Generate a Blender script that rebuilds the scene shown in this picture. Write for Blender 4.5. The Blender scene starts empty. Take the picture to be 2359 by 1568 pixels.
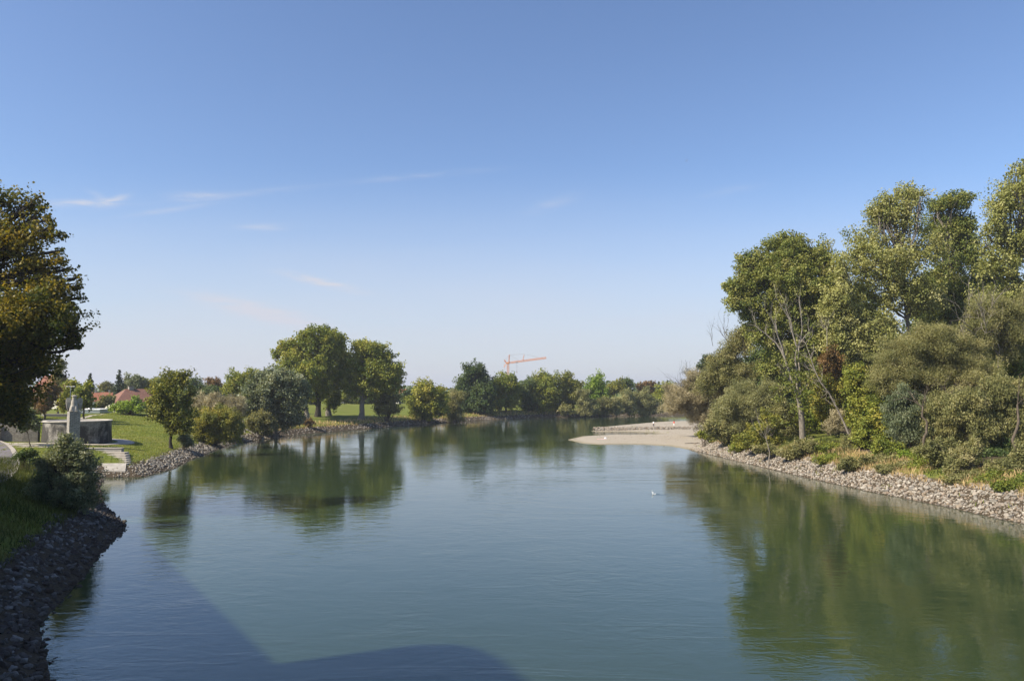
import bpy, bmesh, math, random
import numpy as np
from mathutils import Vector, noise as mnoise

R = math.radians
random.seed(7)
rng = np.random.default_rng(11)
scene = bpy.context.scene
COL = scene.collection

# ------------------------------------------------------------------ camera
F = 1799.0                       # focal length in pixels of a 2359 px wide picture
CX, CY, HZ = 1179.5, 784.0, 893.0
CAMZ = 12.0
PITCH = math.atan((HZ - CY) / F)
cam = bpy.data.objects.new("camera", bpy.data.cameras.new("camera"))
COL.objects.link(cam)
cam.data.sensor_width = 36.0
cam.data.lens = F / 2359.0 * 36.0
cam.data.clip_start = 0.5
cam.data.clip_end = 20000.0
cam.location = (0, 0, CAMZ)
cam.rotation_euler = (math.pi / 2 + PITCH, 0, 0)
scene.camera = cam

# ------------------------------------------------------------------ light
SUN_EL = R(42.0)
SUN_BACK = R(24.0)               # sun from the left, this much behind the camera
to_sun = Vector((-math.cos(SUN_BACK) * math.cos(SUN_EL), -math.sin(SUN_BACK) * math.cos(SUN_EL), math.sin(SUN_EL)))
sun = bpy.data.objects.new("sun", bpy.data.lights.new("sun", 'SUN'))
COL.objects.link(sun)
sun.data.energy = 5.0
sun.data.angle = R(0.8)
sun.data.color = (1.0, 0.90, 0.73)
sun.rotation_euler = to_sun.to_track_quat('Z', 'Y').to_euler()

scene.view_settings.view_transform = 'Standard'
scene.view_settings.look = 'None'
scene.view_settings.exposure = 0.72
scene.view_settings.gamma = 1.0
scene.cycles.max_bounces = 6
scene.cycles.diffuse_bounces = 3
scene.cycles.glossy_bounces = 3
scene.cycles.transmission_bounces = 3
scene.cycles.transparent_max_bounces = 4
scene.cycles.caustics_reflective = False
scene.cycles.caustics_refractive = False

class NT:
    """small helper to write node trees"""
    def __init__(s, tree):
        s.t = tree
    def n(s, kind, **kw):
        nd = s.t.nodes.new(kind)
        for k, v in kw.items():
            setattr(nd, k, v)
        return nd
    def put(s, sock, v):
        if hasattr(v, 'is_output') or isinstance(v, bpy.types.NodeSocket):
            s.t.links.new(v, sock)
        elif v is not None:
            sock.default_value = v
    def math(s, op, a, b=None, c=None, clamp=False):
        nd = s.n('ShaderNodeMath', operation=op, use_clamp=clamp)
        s.put(nd.inputs[0], a)
        if b is not None: s.put(nd.inputs[1], b)
        if c is not None: s.put(nd.inputs[2], c)
        return nd.outputs[0]
    def mix(s, fac, a, b, blend='MIX'):
        nd = s.n('ShaderNodeMix', data_type='RGBA', blend_type=blend)
        s.put(nd.inputs[0], fac); s.put(nd.inputs[6], a); s.put(nd.inputs[7], b)
        return nd.outputs[2]
    def noise(s, vec, scale, detail=4, rough=0.55, dist=0.0):
        nd = s.n('ShaderNodeTexNoise')
        if vec is not None: s.put(nd.inputs['Vector'], vec)
        nd.inputs['Scale'].default_value = scale
        nd.inputs['Detail'].default_value = detail
        nd.inputs['Roughness'].default_value = rough
        nd.inputs['Distortion'].default_value = dist
        return nd.outputs[0]
    def ramp(s, fac, stops, interp='LINEAR'):
        nd = s.n('ShaderNodeValToRGB')
        cr = nd.color_ramp
        cr.interpolation = interp
        while len(cr.elements) < len(stops): cr.elements.new(0.5)
        for e, (p, c) in zip(cr.elements, stops):
            e.position = p
            e.color = (c[0], c[1], c[2], 1) if hasattr(c, '__len__') else (c, c, c, 1)
        s.put(nd.inputs[0], fac)
        return nd.outputs[0]
    def mapping(s, vec, scale=(1, 1, 1), rot=(0, 0, 0), loc=(0, 0, 0)):
        nd = s.n('ShaderNodeMapping')
        s.put(nd.inputs[0], vec)
        nd.inputs['Scale'].default_value = scale
        nd.inputs['Rotation'].default_value = rot
        nd.inputs['Location'].default_value = loc
        return nd.outputs[0]

# ------------------------------------------------------------------ sky
world = bpy.data.worlds.new("World")
scene.world = world
world.use_nodes = True
world.node_tree.nodes.clear()
w = NT(world.node_tree)
sky = w.n('ShaderNodeTexSky', sky_type='NISHITA')
sky.sun_disc = False
sky.sun_elevation = SUN_EL
sky.sun_rotation = math.atan2(to_sun.x, to_sun.y)
sky.altitude = 370
sky.air_density = 1.0
sky.dust_density = 1.2
sky.ozone_density = 2.2
gen = w.n('ShaderNodeTexCoord').outputs['Generated']
sep = w.n('ShaderNodeSeparateXYZ'); w.put(sep.inputs[0], gen)
yy = w.math('MAXIMUM', sep.outputs[1], 0.05)
cu = w.math('DIVIDE', sep.outputs[0], yy)           # where on the sky, seen towards the river
cv = w.math('DIVIDE', sep.outputs[2], yy)
comb = w.n('ShaderNodeCombineXYZ'); w.put(comb.inputs[0], cu); w.put(comb.inputs[1], cv)
def skydir(px, py):
    u, v = (px - CX) / F, (CY - py) / F
    c, s = math.cos(PITCH), math.sin(PITCH)
    return u / (c - v * s), (s + v * c) / (c - v * s)
wisps = [(185, 468, 85, 8, 1, .36), (262, 462, 34, 9, 22, .28), (232, 455, 30, 8, -28, .14), (455, 451, 55, 10, 0, .20), (390, 483, 90, 6, 8, .16),
         (560, 446, 150, 8, 6, .10), (960, 406, 150, 7, 5, .10), (600, 523, 60, 8, 0, .15),
         (740, 650, 80, 9, -13, .36), (620, 725, 150, 18, -14, .30), (560, 700, 120, 9, -10, .12), (1270, 470, 60, 14, 18, .08),
         (1680, 440, 60, 10, 10, .07)]
dens = None
fib = w.noise(w.mapping(comb.outputs[0], scale=(9, 60, 1), rot=(0, 0, R(3))), 2.2, 6, 0.62, 0.6)
fib = w.math('SMOOTHSTEP' if False else 'MULTIPLY_ADD', fib, 2.6, -0.75, clamp=True)
for (px, py, a, b, ang, k) in wisps:
    u0, v0 = skydir(px, py)
    m = w.mapping(comb.outputs[0], loc=(-u0, -v0, 0))
    m = w.mapping(m, rot=(0, 0, R(-ang)))
    sp = w.n('ShaderNodeSeparateXYZ'); w.put(sp.inputs[0], m)
    du = w.math('MULTIPLY', sp.outputs[0], F / a)
    dv = w.math('MULTIPLY', sp.outputs[1], F / b)
    e = w.math('ADD', w.math('MULTIPLY', du, du), w.math('MULTIPLY', dv, dv))
    g = w.math('MULTIPLY', w.math('POWER', 2.718, w.math('MULTIPLY', e, -1.0)), k)
    dens = g if dens is None else w.math('ADD', dens, g)
dens = w.math('MULTIPLY', dens, w.math('MULTIPLY', fib, 2.5))
veil_n = w.noise(w.mapping(comb.outputs[0], scale=(1.6, 9, 1), rot=(0, 0, R(-4))), 1.3, 4, 0.5, 0.3)
low = w.n('ShaderNodeMapRange', interpolation_type='SMOOTHSTEP')
w.put(low.inputs[0], cv)
low.inputs[1].default_value = 0.30; low.inputs[2].default_value = 0.02
low.inputs[3].default_value = 0.0; low.inputs[4].default_value = 0.74
veil = w.math('MULTIPLY', low.outputs[0], w.math('MULTIPLY_ADD', veil_n, 0.9, 0.55))
front = w.math('GREATER_THAN', sep.outputs[1], 0.06)
dens = w.math('MULTIPLY', w.math('ADD', dens, veil, clamp=True), front)
tinted = w.mix(1.0, sky.outputs[0], (0.925, 0.975, 1.10, 1), 'MULTIPLY')
skyc = w.mix(dens, tinted, (4.2, 4.36, 4.95, 1))
bg = w.n('ShaderNodeBackground')
w.put(bg.inputs[0], skyc)
bg.inputs[1].default_value = 0.096
wo = w.n('ShaderNodeOutputWorld')
world.node_tree.links.new(bg.outputs[0], wo.inputs[0])

# ------------------------------------------------------------------ picture -> place
_c, _s = math.cos(PITCH), math.sin(PITCH)
def P(px, py, d):
    """point at depth d (metres along the view) seen at px, py"""
    u, v = (px - CX) / F, (CY - py) / F
    q = _c - v * _s
    return np.array((u / q * d, d, CAMZ + (_s + v * _c) / q * d))
def W(px, py, z=0.0):
    """point of the level z seen at px, py"""
    a = P(px, py, 1.0)
    t = (z - CAMZ) / (a[2] - CAMZ)
    return np.array((a[0] * t, t, z))
def px2m(p, d):
    return p / F * d

# ------------------------------------------------------------------ objects
def tag(o, label=None, cat=None, group=None, kind=None):
    if label: o['label'] = label
    if cat: o['category'] = cat
    if group: o['group'] = group
    if kind: o['kind'] = kind
    return o
def empty(name, loc, label=None, cat=None, group=None, rotz=0.0):
    o = bpy.data.objects.new(name, None)
    COL.objects.link(o)
    o.location = Vector(loc)
    o.rotation_euler = (0, 0, rotz)
    o.empty_display_size = 0.3
    return tag(o, label, cat, group)
def link(name, me, mat, parent=None):
    o = bpy.data.objects.new(name, me)
    COL.objects.link(o)
    if mat is not None and not me.materials: me.materials.append(mat)
    if parent is not None: o.parent = parent
    return o
def quads(name, V, tint, mat, parent=None, origin=(0, 0, 0)):
    """V: (n, 4, 3) loose quads with one tint value per face"""
    V = (np.asarray(V, dtype=np.float32) - np.asarray(origin, dtype=np.float32)).reshape(-1, 3)
    n = len(V) // 4
    me = bpy.data.meshes.new(name)
    me.vertices.add(n * 4); me.vertices.foreach_set('co', V.ravel())
    me.loops.add(n * 4); me.loops.foreach_set('vertex_index', np.arange(n * 4, dtype=np.int32))
    me.polygons.add(n); me.polygons.foreach_set('loop_start', np.arange(0, n * 4, 4, dtype=np.int32))
    at = me.attributes.new('tint', 'FLOAT', 'FACE'); at.data.foreach_set('value', np.asarray(tint, dtype=np.float32))
    me.update(calc_edges=True)
    return link(name, me, mat, parent)
class MB:
    """collects shapes and links them as one mesh object"""
    def __init__(s): s.v, s.f, s.n = [], [], 0
    def add(s, v, f):
        v = np.asarray(v, dtype=float).reshape(-1, 3)
        s.v.append(v); s.f += [tuple(i + s.n for i in q) for q in f]; s.n += len(v)
    def box(s, c, size, rz=0.0, taper=1.0, ry=0.0):
        x, y, z = [k / 2 for k in size]
        v = np.array([(-x, -y, -z), (x, -y, -z), (x, y, -z), (-x, y, -z), (-x * taper, -y * taper, z), (x * taper, -y * taper, z), (x * taper, y * taper, z), (-x * taper, y * taper, z)])
        if ry:
            cc, ss = math.cos(ry), math.sin(ry)
            v = v @ np.array([[cc, 0, ss], [0, 1, 0], [-ss, 0, cc]]).T
        cc, ss = math.cos(rz), math.sin(rz)
        v = v @ np.array([[cc, -ss, 0], [ss, cc, 0], [0, 0, 1]]).T + np.asarray(c, dtype=float)
        s.add(v, [(3, 2, 1, 0), (4, 5, 6, 7), (0, 1, 5, 4), (1, 2, 6, 5), (2, 3, 7, 6), (3, 0, 4, 7)])
    def prism(s, poly, z0, z1):
        n = len(poly)
        v = [(p[0], p[1], z0) for p in poly] + [(p[0], p[1], z1) for p in poly]
        s.add(v, [tuple(range(n - 1, -1, -1)), tuple(range(n, 2 * n))] + [(i, (i + 1) % n, n + (i + 1) % n, n + i) for i in range(n)])
    def tube(s, pts, rad, sides=6, cap=True):
        pts = np.asarray(pts, dtype=float); m = len(pts)
        rad = np.broadcast_to(np.asarray(rad, dtype=float), (m,))
        t = np.gradient(pts, axis=0); t /= np.linalg.norm(t, axis=1)[:, None] + 1e-9
        ref = np.array((0.31, 0.95, 0.05)) if abs(t[0][2]) > 0.7 else np.array((0, 0, 1.0))
        a = np.cross(t, ref); a /= np.linalg.norm(a, axis=1)[:, None] + 1e-9
        b = np.cross(t, a)
        ang = np.arange(sides) * 2 * math.pi / sides
        ring = pts[:, None] + rad[:, None, None] * (np.cos(ang)[None, :, None] * a[:, None] + np.sin(ang)[None, :, None] * b[:, None])
        f = []
        for i in range(m - 1):
            for k in range(sides):
                k2 = (k + 1) % sides
                f.append((i * sides + k, i * sides + k2, (i + 1) * sides + k2, (i + 1) * sides + k))
        if cap: f += [tuple(range(sides - 1, -1, -1)), tuple(range((m - 1) * sides, m * sides))]
        s.add(ring, f)
    def bar(s, a, b, r, sides=5): s.tube([a, b], [r, r], sides)
    def ell(s, c, r, nu=12, nv=8, rz=0.0):
        v, f = [], []
        for j in range(nv + 1):
            th = math.pi * j / nv
            for i in range(nu):
                ph = 2 * math.pi * i / nu
                x, y, z = r[0] * math.sin(th) * math.cos(ph), r[1] * math.sin(th) * math.sin(ph), r[2] * math.cos(th)
                v.append((c[0] + x * math.cos(rz) - y * math.sin(rz), c[1] + x * math.sin(rz) + y * math.cos(rz), c[2] + z))
        for j in range(nv):
            for i in range(nu):
                i2 = (i + 1) % nu
                f.append((j * nu + i, (j + 1) * nu + i, (j + 1) * nu + i2, j * nu + i2))
        s.add(v, f)
    def build(s, name, mat, parent=None, origin=(0, 0, 0), smooth=False, uv=None):
        V = np.concatenate(s.v) - np.asarray(origin, dtype=float)
        me = bpy.data.meshes.new(name)
        me.from_pydata(V.tolist(), [], s.f)
        if uv is not None:
            co = np.empty(len(me.loops), dtype=np.int32); me.loops.foreach_get('vertex_index', co)
            lay = me.uv_layers.new(name='UVMap')
            lay.data.foreach_set('uv', np.asarray([uv(*V[i]) for i in co], dtype=np.float32).ravel())
        if smooth: me.polygons.foreach_set('use_smooth', [True] * len(me.polygons))
        me.update()
        return link(name, me, mat, parent)

# ------------------------------------------------------------------ materials
def mat_new(name):
    m = bpy.data.materials.new(name)
    m.use_nodes = True
    m.node_tree.nodes.clear()
    return m, NT(m.node_tree)
def principled(t, col, rough=0.8, spec=0.3, normal=None, metal=0.0):
    b = t.n('ShaderNodeBsdfPrincipled')
    t.put(b.inputs['Base Color'], col if not isinstance(col, tuple) else (col[0], col[1], col[2], 1))
    t.put(b.inputs['Roughness'], rough)
    b.inputs['Specular IOR Level'].default_value = spec
    b.inputs['Metallic'].default_value = metal
    if normal is not None: t.put(b.inputs['Normal'], normal)
    return b.outputs[0]
def out(t, surf):
    o = t.n('ShaderNodeOutputMaterial'); t.t.links.new(surf, o.inputs[0])
def bump(t, h, strength=0.5, dist=0.1):
    b = t.n('ShaderNodeBump'); t.put(b.inputs['Height'], h)
    b.inputs['Strength'].default_value = strength; b.inputs['Distance'].default_value = dist
    return b.outputs[0]
def plain(name, col, rough=0.7, spec=0.3, var=0.18, scale=3.0, metal=0.0):
    m, t = mat_new(name)
    co = t.n('ShaderNodeTexCoord').outputs['Object']
    nz = t.noise(co, scale, 5, 0.6)
    lo = tuple(c * (1 - var) for c in col); hi = tuple(min(1, c * (1 + var)) for c in col)
    c = t.ramp(nz, [(0.25, lo), (0.75, hi)])
    out(t, principled(t, c, rough, spec, bump(t, nz, 0.25, 0.02), metal))
    return m
LEAF_GAIN = 1.68
def leaf_mat(name, cols, trans=0.34, rough=0.55, spec=0.25):
    m, t = mat_new(name)
    a = t.n('ShaderNodeAttribute'); a.attribute_name = 'tint'
    cols = [(k[0] * LEAF_GAIN * 1.09, k[1] * LEAF_GAIN, k[2] * LEAF_GAIN * .9) for k in cols]
    stops = [(i / (len(cols) - 1), c) for i, c in enumerate(cols)]
    c = t.ramp(a.outputs['Fac'], stops)
    p = principled(t, c, rough, spec)
    tr = t.n('ShaderNodeBsdfTranslucent')
    t.put(tr.inputs[0], t.mix(1.0, c, (1.25, 1.15, 0.55, 1), 'MULTIPLY'))
    mx = t.n('ShaderNodeMixShader'); mx.inputs[0].default_value = trans
    t.t.links.new(p, mx.inputs[1]); t.t.links.new(tr.outputs[0], mx.inputs[2])
    out(t, mx.outputs[0])
    return m
LM = {
 'poplar': leaf_mat('poplar_leaves', [(.05, .078, .02), (.095, .122, .03), (.15, .165, .048), (.23, .23, .10)]),
 'poplar_pale': leaf_mat('pale_poplar_leaves', [(.085, .11, .035), (.145, .165, .055), (.205, .22, .09), (.29, .30, .17)]),
 'dark': leaf_mat('dark_green_leaves', [(.022, .045, .018), (.04, .068, .022), (.06, .09, .03), (.095, .12, .05)]),
 'green': leaf_mat('green_leaves', [(.055, .085, .015), (.105, .135, .024), (.16, .18, .034), (.23, .215, .05)]),
 'bright': leaf_mat('bright_green_leaves', [(.06, .11, .015), (.10, .165, .02), (.15, .21, .03), (.20, .25, .05)]),
 'yellow': leaf_mat('yellowing_leaves', [(.062, .082, .018), (.108, .125, .026), (.16, .165, .034), (.23, .195, .04)]),
 'silver': leaf_mat('silvery_leaves', [(.045, .065, .035), (.085, .11, .065), (.14, .165, .11), (.23, .25, .19)]),
 'willow': leaf_mat('willow_leaves', [(.055, .066, .028), (.10, .112, .046), (.155, .16, .07), (.22, .215, .125)]),
 'palewillow': leaf_mat('pale_willow_leaves', [(.08, .095, .045), (.14, .155, .075), (.19, .20, .105), (.26, .265, .16)]),
 'dry': leaf_mat('dry_twig_leaves', [(.10, .097, .066), (.165, .157, .105), (.22, .208, .14), (.29, .272, .19)], 0.2),
 'russet': leaf_mat('russet_leaves', [(.06, .048, .02), (.105, .072, .03), (.145, .09, .038), (.15, .13, .05)]),
 'maple': leaf_mat('maple_leaves', [(.022, .036, .009), (.047, .062, .012), (.105, .10, .016), (.20, .16, .027)], 0.4),
 'spruce': leaf_mat('spruce_needles', [(.015, .03, .018), (.028, .045, .025), (.04, .06, .032), (.06, .075, .045)], 0.1),
 'bankgrass': leaf_mat('shade_darkened_grass', [(.018, .029, .007), (.035, .05, .010), (.062, .071, .017), (.11, .10, .038)], 0.3),  # darker copy of the grass, bank shade painted into its colour
 'grass': leaf_mat('grass_blades', [(.05, .085, .015), (.09, .13, .02), (.14, .17, .03), (.20, .19, .06)], 0.3),
 'drygrass': leaf_mat('dry_grass_blades', [(.16, .13, .06), (.26, .20, .11), (.34, .27, .16), (.12, .14, .04)], 0.25),
}
def bark_mat(name, a, b, sc=1.0):
    m, t = mat_new(name)
    co = t.n('ShaderNodeTexCoord').outputs['Object']
    nz = t.noise(t.mapping(co, scale=(3 * sc, 3 * sc, .7 * sc)), 2.0, 6, 0.65)
    c = t.ramp(nz, [(0.3, a), (0.7, b)])
    out(t, principled(t, c, 0.9, 0.2, bump(t, nz, 0.6, 0.05)))
    return m
BM = {'brown': bark_mat('brown_bark', (.05, .04, .03), (.15, .12, .09)),
      'grey': bark_mat('grey_bark', (.10, .085, .07), (.26, .23, .19)),
      'pale': bark_mat('bleached_bark', (.13, .11, .09), (.36, .32, .27)),
      'dark': bark_mat('dark_bark', (.02, .017, .013), (.06, .05, .04))}
# ------------------------------------------------------------------ the river's outline
def wpx(*pts): return [tuple(W(a, b)[:2]) for a, b in pts]
left_shore = [(-13, -300), (-13, -60), (-14.5, 0), (-17, 24)] + wpx((120, 1568), (92, 1440), (180, 1342), (236, 1270), (286, 1222), (288, 1206),
    (240, 1166), (228, 1125), (236, 1099), (330, 1098), (400, 1079), (440, 1058), (478, 1044), (520, 1027), (545, 1021), (600, 1013), (640, 1007), (700, 999), (830, 989),
    (960, 978), (1090, 969), (1200, 964), (1300, 961), (1400, 958), (1540, 955.5)) + [(150, 372), (300, 402), (600, 430), (1500, 420)]
right_shore = [(46, -300), (46, -60), (46, 0), (45.5, 40)] + wpx((2359, 1206), (2300, 1194), (2168, 1164), (2010, 1133), (1850, 1098), (1700, 1062), (1625, 1044), (1590, 1036),
    (1540, 1027), (1480, 1023.5), (1440, 1023), (1380, 1024), (1340, 1021), (1305, 1012.5), (1340, 1004.5), (1400, 1001.5), (1460, 1001), (1520, 1000), (1500, 996), (1440, 994.2), (1372, 994.5), (1360, 992.5),
    (1380, 989.6), (1440, 989), (1530, 988.2), (1560, 986.6), (1530, 984.4), (1440, 984.6), (1378, 984), (1425, 979.5), (1475, 975), (1513, 971.8)) + [(62, 283), (85, 296), (130, 312), (300, 340), (600, 368), (1500, 355)]
RIVER = np.array(left_shore + right_shore[::-1])

def sdf(x, y, poly=RIVER):
    """signed distance to the river's edge, positive on land"""
    x = np.asarray(x, dtype=float); y = np.asarray(y, dtype=float)
    best = np.full(x.shape, 1e18); inside = np.zeros(x.shape, dtype=bool)
    a = poly; b = np.roll(poly, -1, axis=0)
    for (x0, y0), (x1, y1) in zip(a, b):
        dx, dy = x1 - x0, y1 - y0
        t = np.clip(((x - x0) * dx + (y - y0) * dy) / (dx * dx + dy * dy + 1e-12), 0, 1)
        best = np.minimum(best, (x - x0 - t * dx) ** 2 + (y - y0 - t * dy) ** 2)
        c = ((y0 > y) != (y1 > y)) & (x < dx * (y - y0) / (dy + 1e-12) + x0)
        inside ^= c
    return np.where(inside, -1, 1) * np.sqrt(best)
def sstep(a, b, v):
    t = np.clip((v - a) / (b - a), 0, 1); return t * t * (3 - 2 * t)
mid_y = [-300, 0, 60, 120, 180, 230, 280, 330, 380, 500]
mid_x = [15, 15, 6, -8, -18, -8, 12, 62, 200, 900]
BK_Y = [0, 120, 140, 152, 165, 190, 220, 250, 285, 320]
BK_X = [30, 30, 33, 36, 41, 47.5, 55, 61, 68, 60]
def is_right(x, y): return (x > np.interp(y, mid_y, mid_x)) & (y < 345 + 0.0 * x)
def height_s(x, y, s):
    near = np.interp(s, [-6, -1.5, 0, 4, 10, 14, 30, 55], [-2.5, -.8, 0, 1.75, 3.9, 4.1, 4.2, 5.2])
    mid = np.interp(s, [-6, -1.5, 0, 2.5, 5, 11, 18, 28, 48, 52, 90], [-2.5, -.6, 0, 1.0, 1.7, 2.75, 3.15, 3.5, 5.2, 5.25, 4.6])
    k = sstep(72, 100, y)
    L = near * (1 - k) + mid * k
    bank = np.interp(s, [-6, -1.5, 0, 4, 8, 14, 40], [-2.5, -.8, 0, 2.1, 3.5, 4.15, 4.4])
    bx = np.interp(y, BK_Y, BK_X)
    sand = np.where(s > 0, 0.48 * (1 - np.exp(-np.maximum(s, 0) / 4.0)), 0.14 * np.maximum(s, -12))
    spit = np.minimum(bank, sand + 3.6 * sstep(0, 9, x - bx))
    kk = sstep(146, 154, y) * (1 - sstep(290, 300, y))
    Rr = bank * (1 - kk) + spit * kk
    r = is_right(x, y)
    h = np.where(r, Rr, L)
    return h
xs = np.concatenate([-np.geomspace(115, 6000, 34)[::-1], np.arange(-114, 74.01, 0.8), np.geomspace(75, 6000, 34)])
ys = np.concatenate([[-300, -150, -60, -20, 0, 12], np.arange(20, 300, 0.8), np.arange(300, 380, 1.6), np.geomspace(382, 9000, 40)])
GX, GY = np.meshgrid(xs, ys)
GS = sdf(GX, GY)
GZ = height_s(GX, GY, GS)
def lumps(x, y, sc):
    return (np.sin(x * sc + 1.3 * np.sin(y * sc * .7)) * np.cos(y * sc * 1.1 + 1.7 * np.sin(x * sc * .6)))
GZ = GZ + np.where(GS > 0.3, 1, 0) * np.minimum(GS * .05, 1) * (0.10 * lumps(GX, GY, .35) + 0.05 * lumps(GX + 9, GY - 4, 1.1))
# the flat ground round the monument
mono = np.exp(-(((GX + 70) / 16) ** 4 + ((GY - 128) / 11) ** 4))
GZ = GZ * (1 - mono) + np.minimum(GZ, 3.2) * mono
def hgt(x, y):
    i = int(np.clip(np.searchsorted(xs, x) - 1, 0, len(xs) - 2)); j = int(np.clip(np.searchsorted(ys, y) - 1, 0, len(ys) - 2))
    u = (x - xs[i]) / (xs[i + 1] - xs[i]); v = (y - ys[j]) / (ys[j + 1] - ys[j])
    return float(GZ[j, i] * (1 - u) * (1 - v) + GZ[j, i + 1] * u * (1 - v) + GZ[j + 1, i] * (1 - u) * v + GZ[j + 1, i + 1] * u * v)
def hgts(x, y):
    i = np.clip(np.searchsorted(xs, x) - 1, 0, len(xs) - 2); j = np.clip(np.searchsorted(ys, y) - 1, 0, len(ys) - 2)
    u = (x - xs[i]) / (xs[i + 1] - xs[i]); v = (y - ys[j]) / (ys[j + 1] - ys[j])
    return GZ[j, i] * (1 - u) * (1 - v) + GZ[j, i + 1] * u * (1 - v) + GZ[j + 1, i] * (1 - u) * v + GZ[j + 1, i + 1] * u * v
def G(px, py, d0=25, d1=900):
    """where the line of sight through px, py meets the ground"""
    a = P(px, py, 1.0); d = d0
    while d < d1:
        p = np.array((a[0] * d, d, CAMZ + (a[2] - CAMZ) * d))
        if p[2] <= hgt(p[0], p[1]): return p
        d += 0.25 if d < 160 else 0.5
    return p
def at(px, d):
    """ground point at depth d in the column px"""
    x = (px - CX) / F * d * 1.0
    return np.array((x, d, hgt(x, d)))

def ground_material():
    m, t = mat_new('meadow_ground')
    co = t.n('ShaderNodeTexCoord').outputs['Object']
    def attr(n):
        a = t.n('ShaderNodeAttribute'); a.attribute_name = n; return a.outputs['Fac']
    big = t.noise(co, 0.10, 4, 0.6); med = t.noise(co, 0.9, 5, 0.65); fine = t.noise(co, 7.0, 4, 0.7)
    g = t.ramp(fine, [(0.25, (.065, .09, .014)), (0.6, (.12, .145, .024)), (0.85, (.17, .175, .04))])
    g2 = t.ramp(med, [(0.3, (.105, .15, .02)), (0.7, (.17, .17, .04))])
    g = t.mix(0.55, g, g2)
    g = t.mix(t.ramp(big, [(0.42, 0), (0.66, .75)]), g, (.15, .155, .04, 1))
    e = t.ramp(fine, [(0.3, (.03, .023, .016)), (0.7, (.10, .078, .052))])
    sn = t.noise(co, 12.0, 5, 0.75)
    s = t.ramp(sn, [(0.25, (.24, .21, .17)), (0.55, (.36, .32, .265)), (0.8, (.48, .44, .375))])
    s = t.mix(t.ramp(t.noise(co, 0.35, 4, .6), [(0.35, 0), (0.7, .5)]), s, (.28, .245, .185, 1))
    zz = t.n('ShaderNodeSeparateXYZ'); t.put(zz.inputs[0], co)
    wet = t.ramp(t.math('MULTIPLY_ADD', med, .12, zz.outputs[2]), [(0.07, 1), (0.26, 0)])
    s = t.mix(t.math('MULTIPLY', wet, .75), s, (.17, .15, .085, 1))
    edge = t.math('MULTIPLY_ADD', med, 0.5, -0.25)
    def sharp(a): return t.math('MULTIPLY_ADD', t.math('ADD', a, edge), 3.0, -1.0, clamp=True)
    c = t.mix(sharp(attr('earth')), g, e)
    c = t.mix(sharp(attr('sand')), c, s)
    h = t.math('ADD', t.math('MULTIPLY', med, 0.5), fine)
    out(t, principled(t, c, 0.95, 0.1, bump(t, h, 0.8, 0.10)))
    return m
ny, nx = GX.shape
idx = np.arange(nx * ny).reshape(ny, nx)
fa = np.stack([idx[:-1, :-1], idx[:-1, 1:], idx[1:, 1:], idx[1:, :-1]], -1).reshape(-1, 4)
me = bpy.data.meshes.new('ground')
me.vertices.add(nx * ny); me.vertices.foreach_set('co', np.stack([GX, GY, GZ], -1).astype(np.float32).ravel())
me.loops.add(len(fa) * 4); me.loops.foreach_set('vertex_index', fa.astype(np.int32).ravel())
me.polygons.add(len(fa)); me.polygons.foreach_set('loop_start', np.arange(0, len(fa) * 4, 4, dtype=np.int32))
right = is_right(GX, GY)
bx = np.interp(GY, BK_Y, BK_X)
sandm = (right & (GY > 149) & (GY < 300)) * (1 - sstep(0.5, 4, GX - bx)) * (GS > -14)
stony = (1 - sstep(3.0, 5.0, GS)) * np.where(right & (GY > 150), 0, 1)
forest_floor = right * sstep(5, 9, GS) * np.where(GY < 300, .75, .2)  # bare woodland earth under the right trees
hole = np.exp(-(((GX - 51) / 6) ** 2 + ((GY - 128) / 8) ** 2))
forest_floor = forest_floor * (1 - .9 * hole)
earth = np.maximum(stony, forest_floor)
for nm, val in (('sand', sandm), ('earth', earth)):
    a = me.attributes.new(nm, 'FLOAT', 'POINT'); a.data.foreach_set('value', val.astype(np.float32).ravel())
me.update(calc_edges=True)
me.polygons.foreach_set('use_smooth', [True] * len(fa))
ground = tag(link('ground', me, ground_material()), kind='structure')

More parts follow.
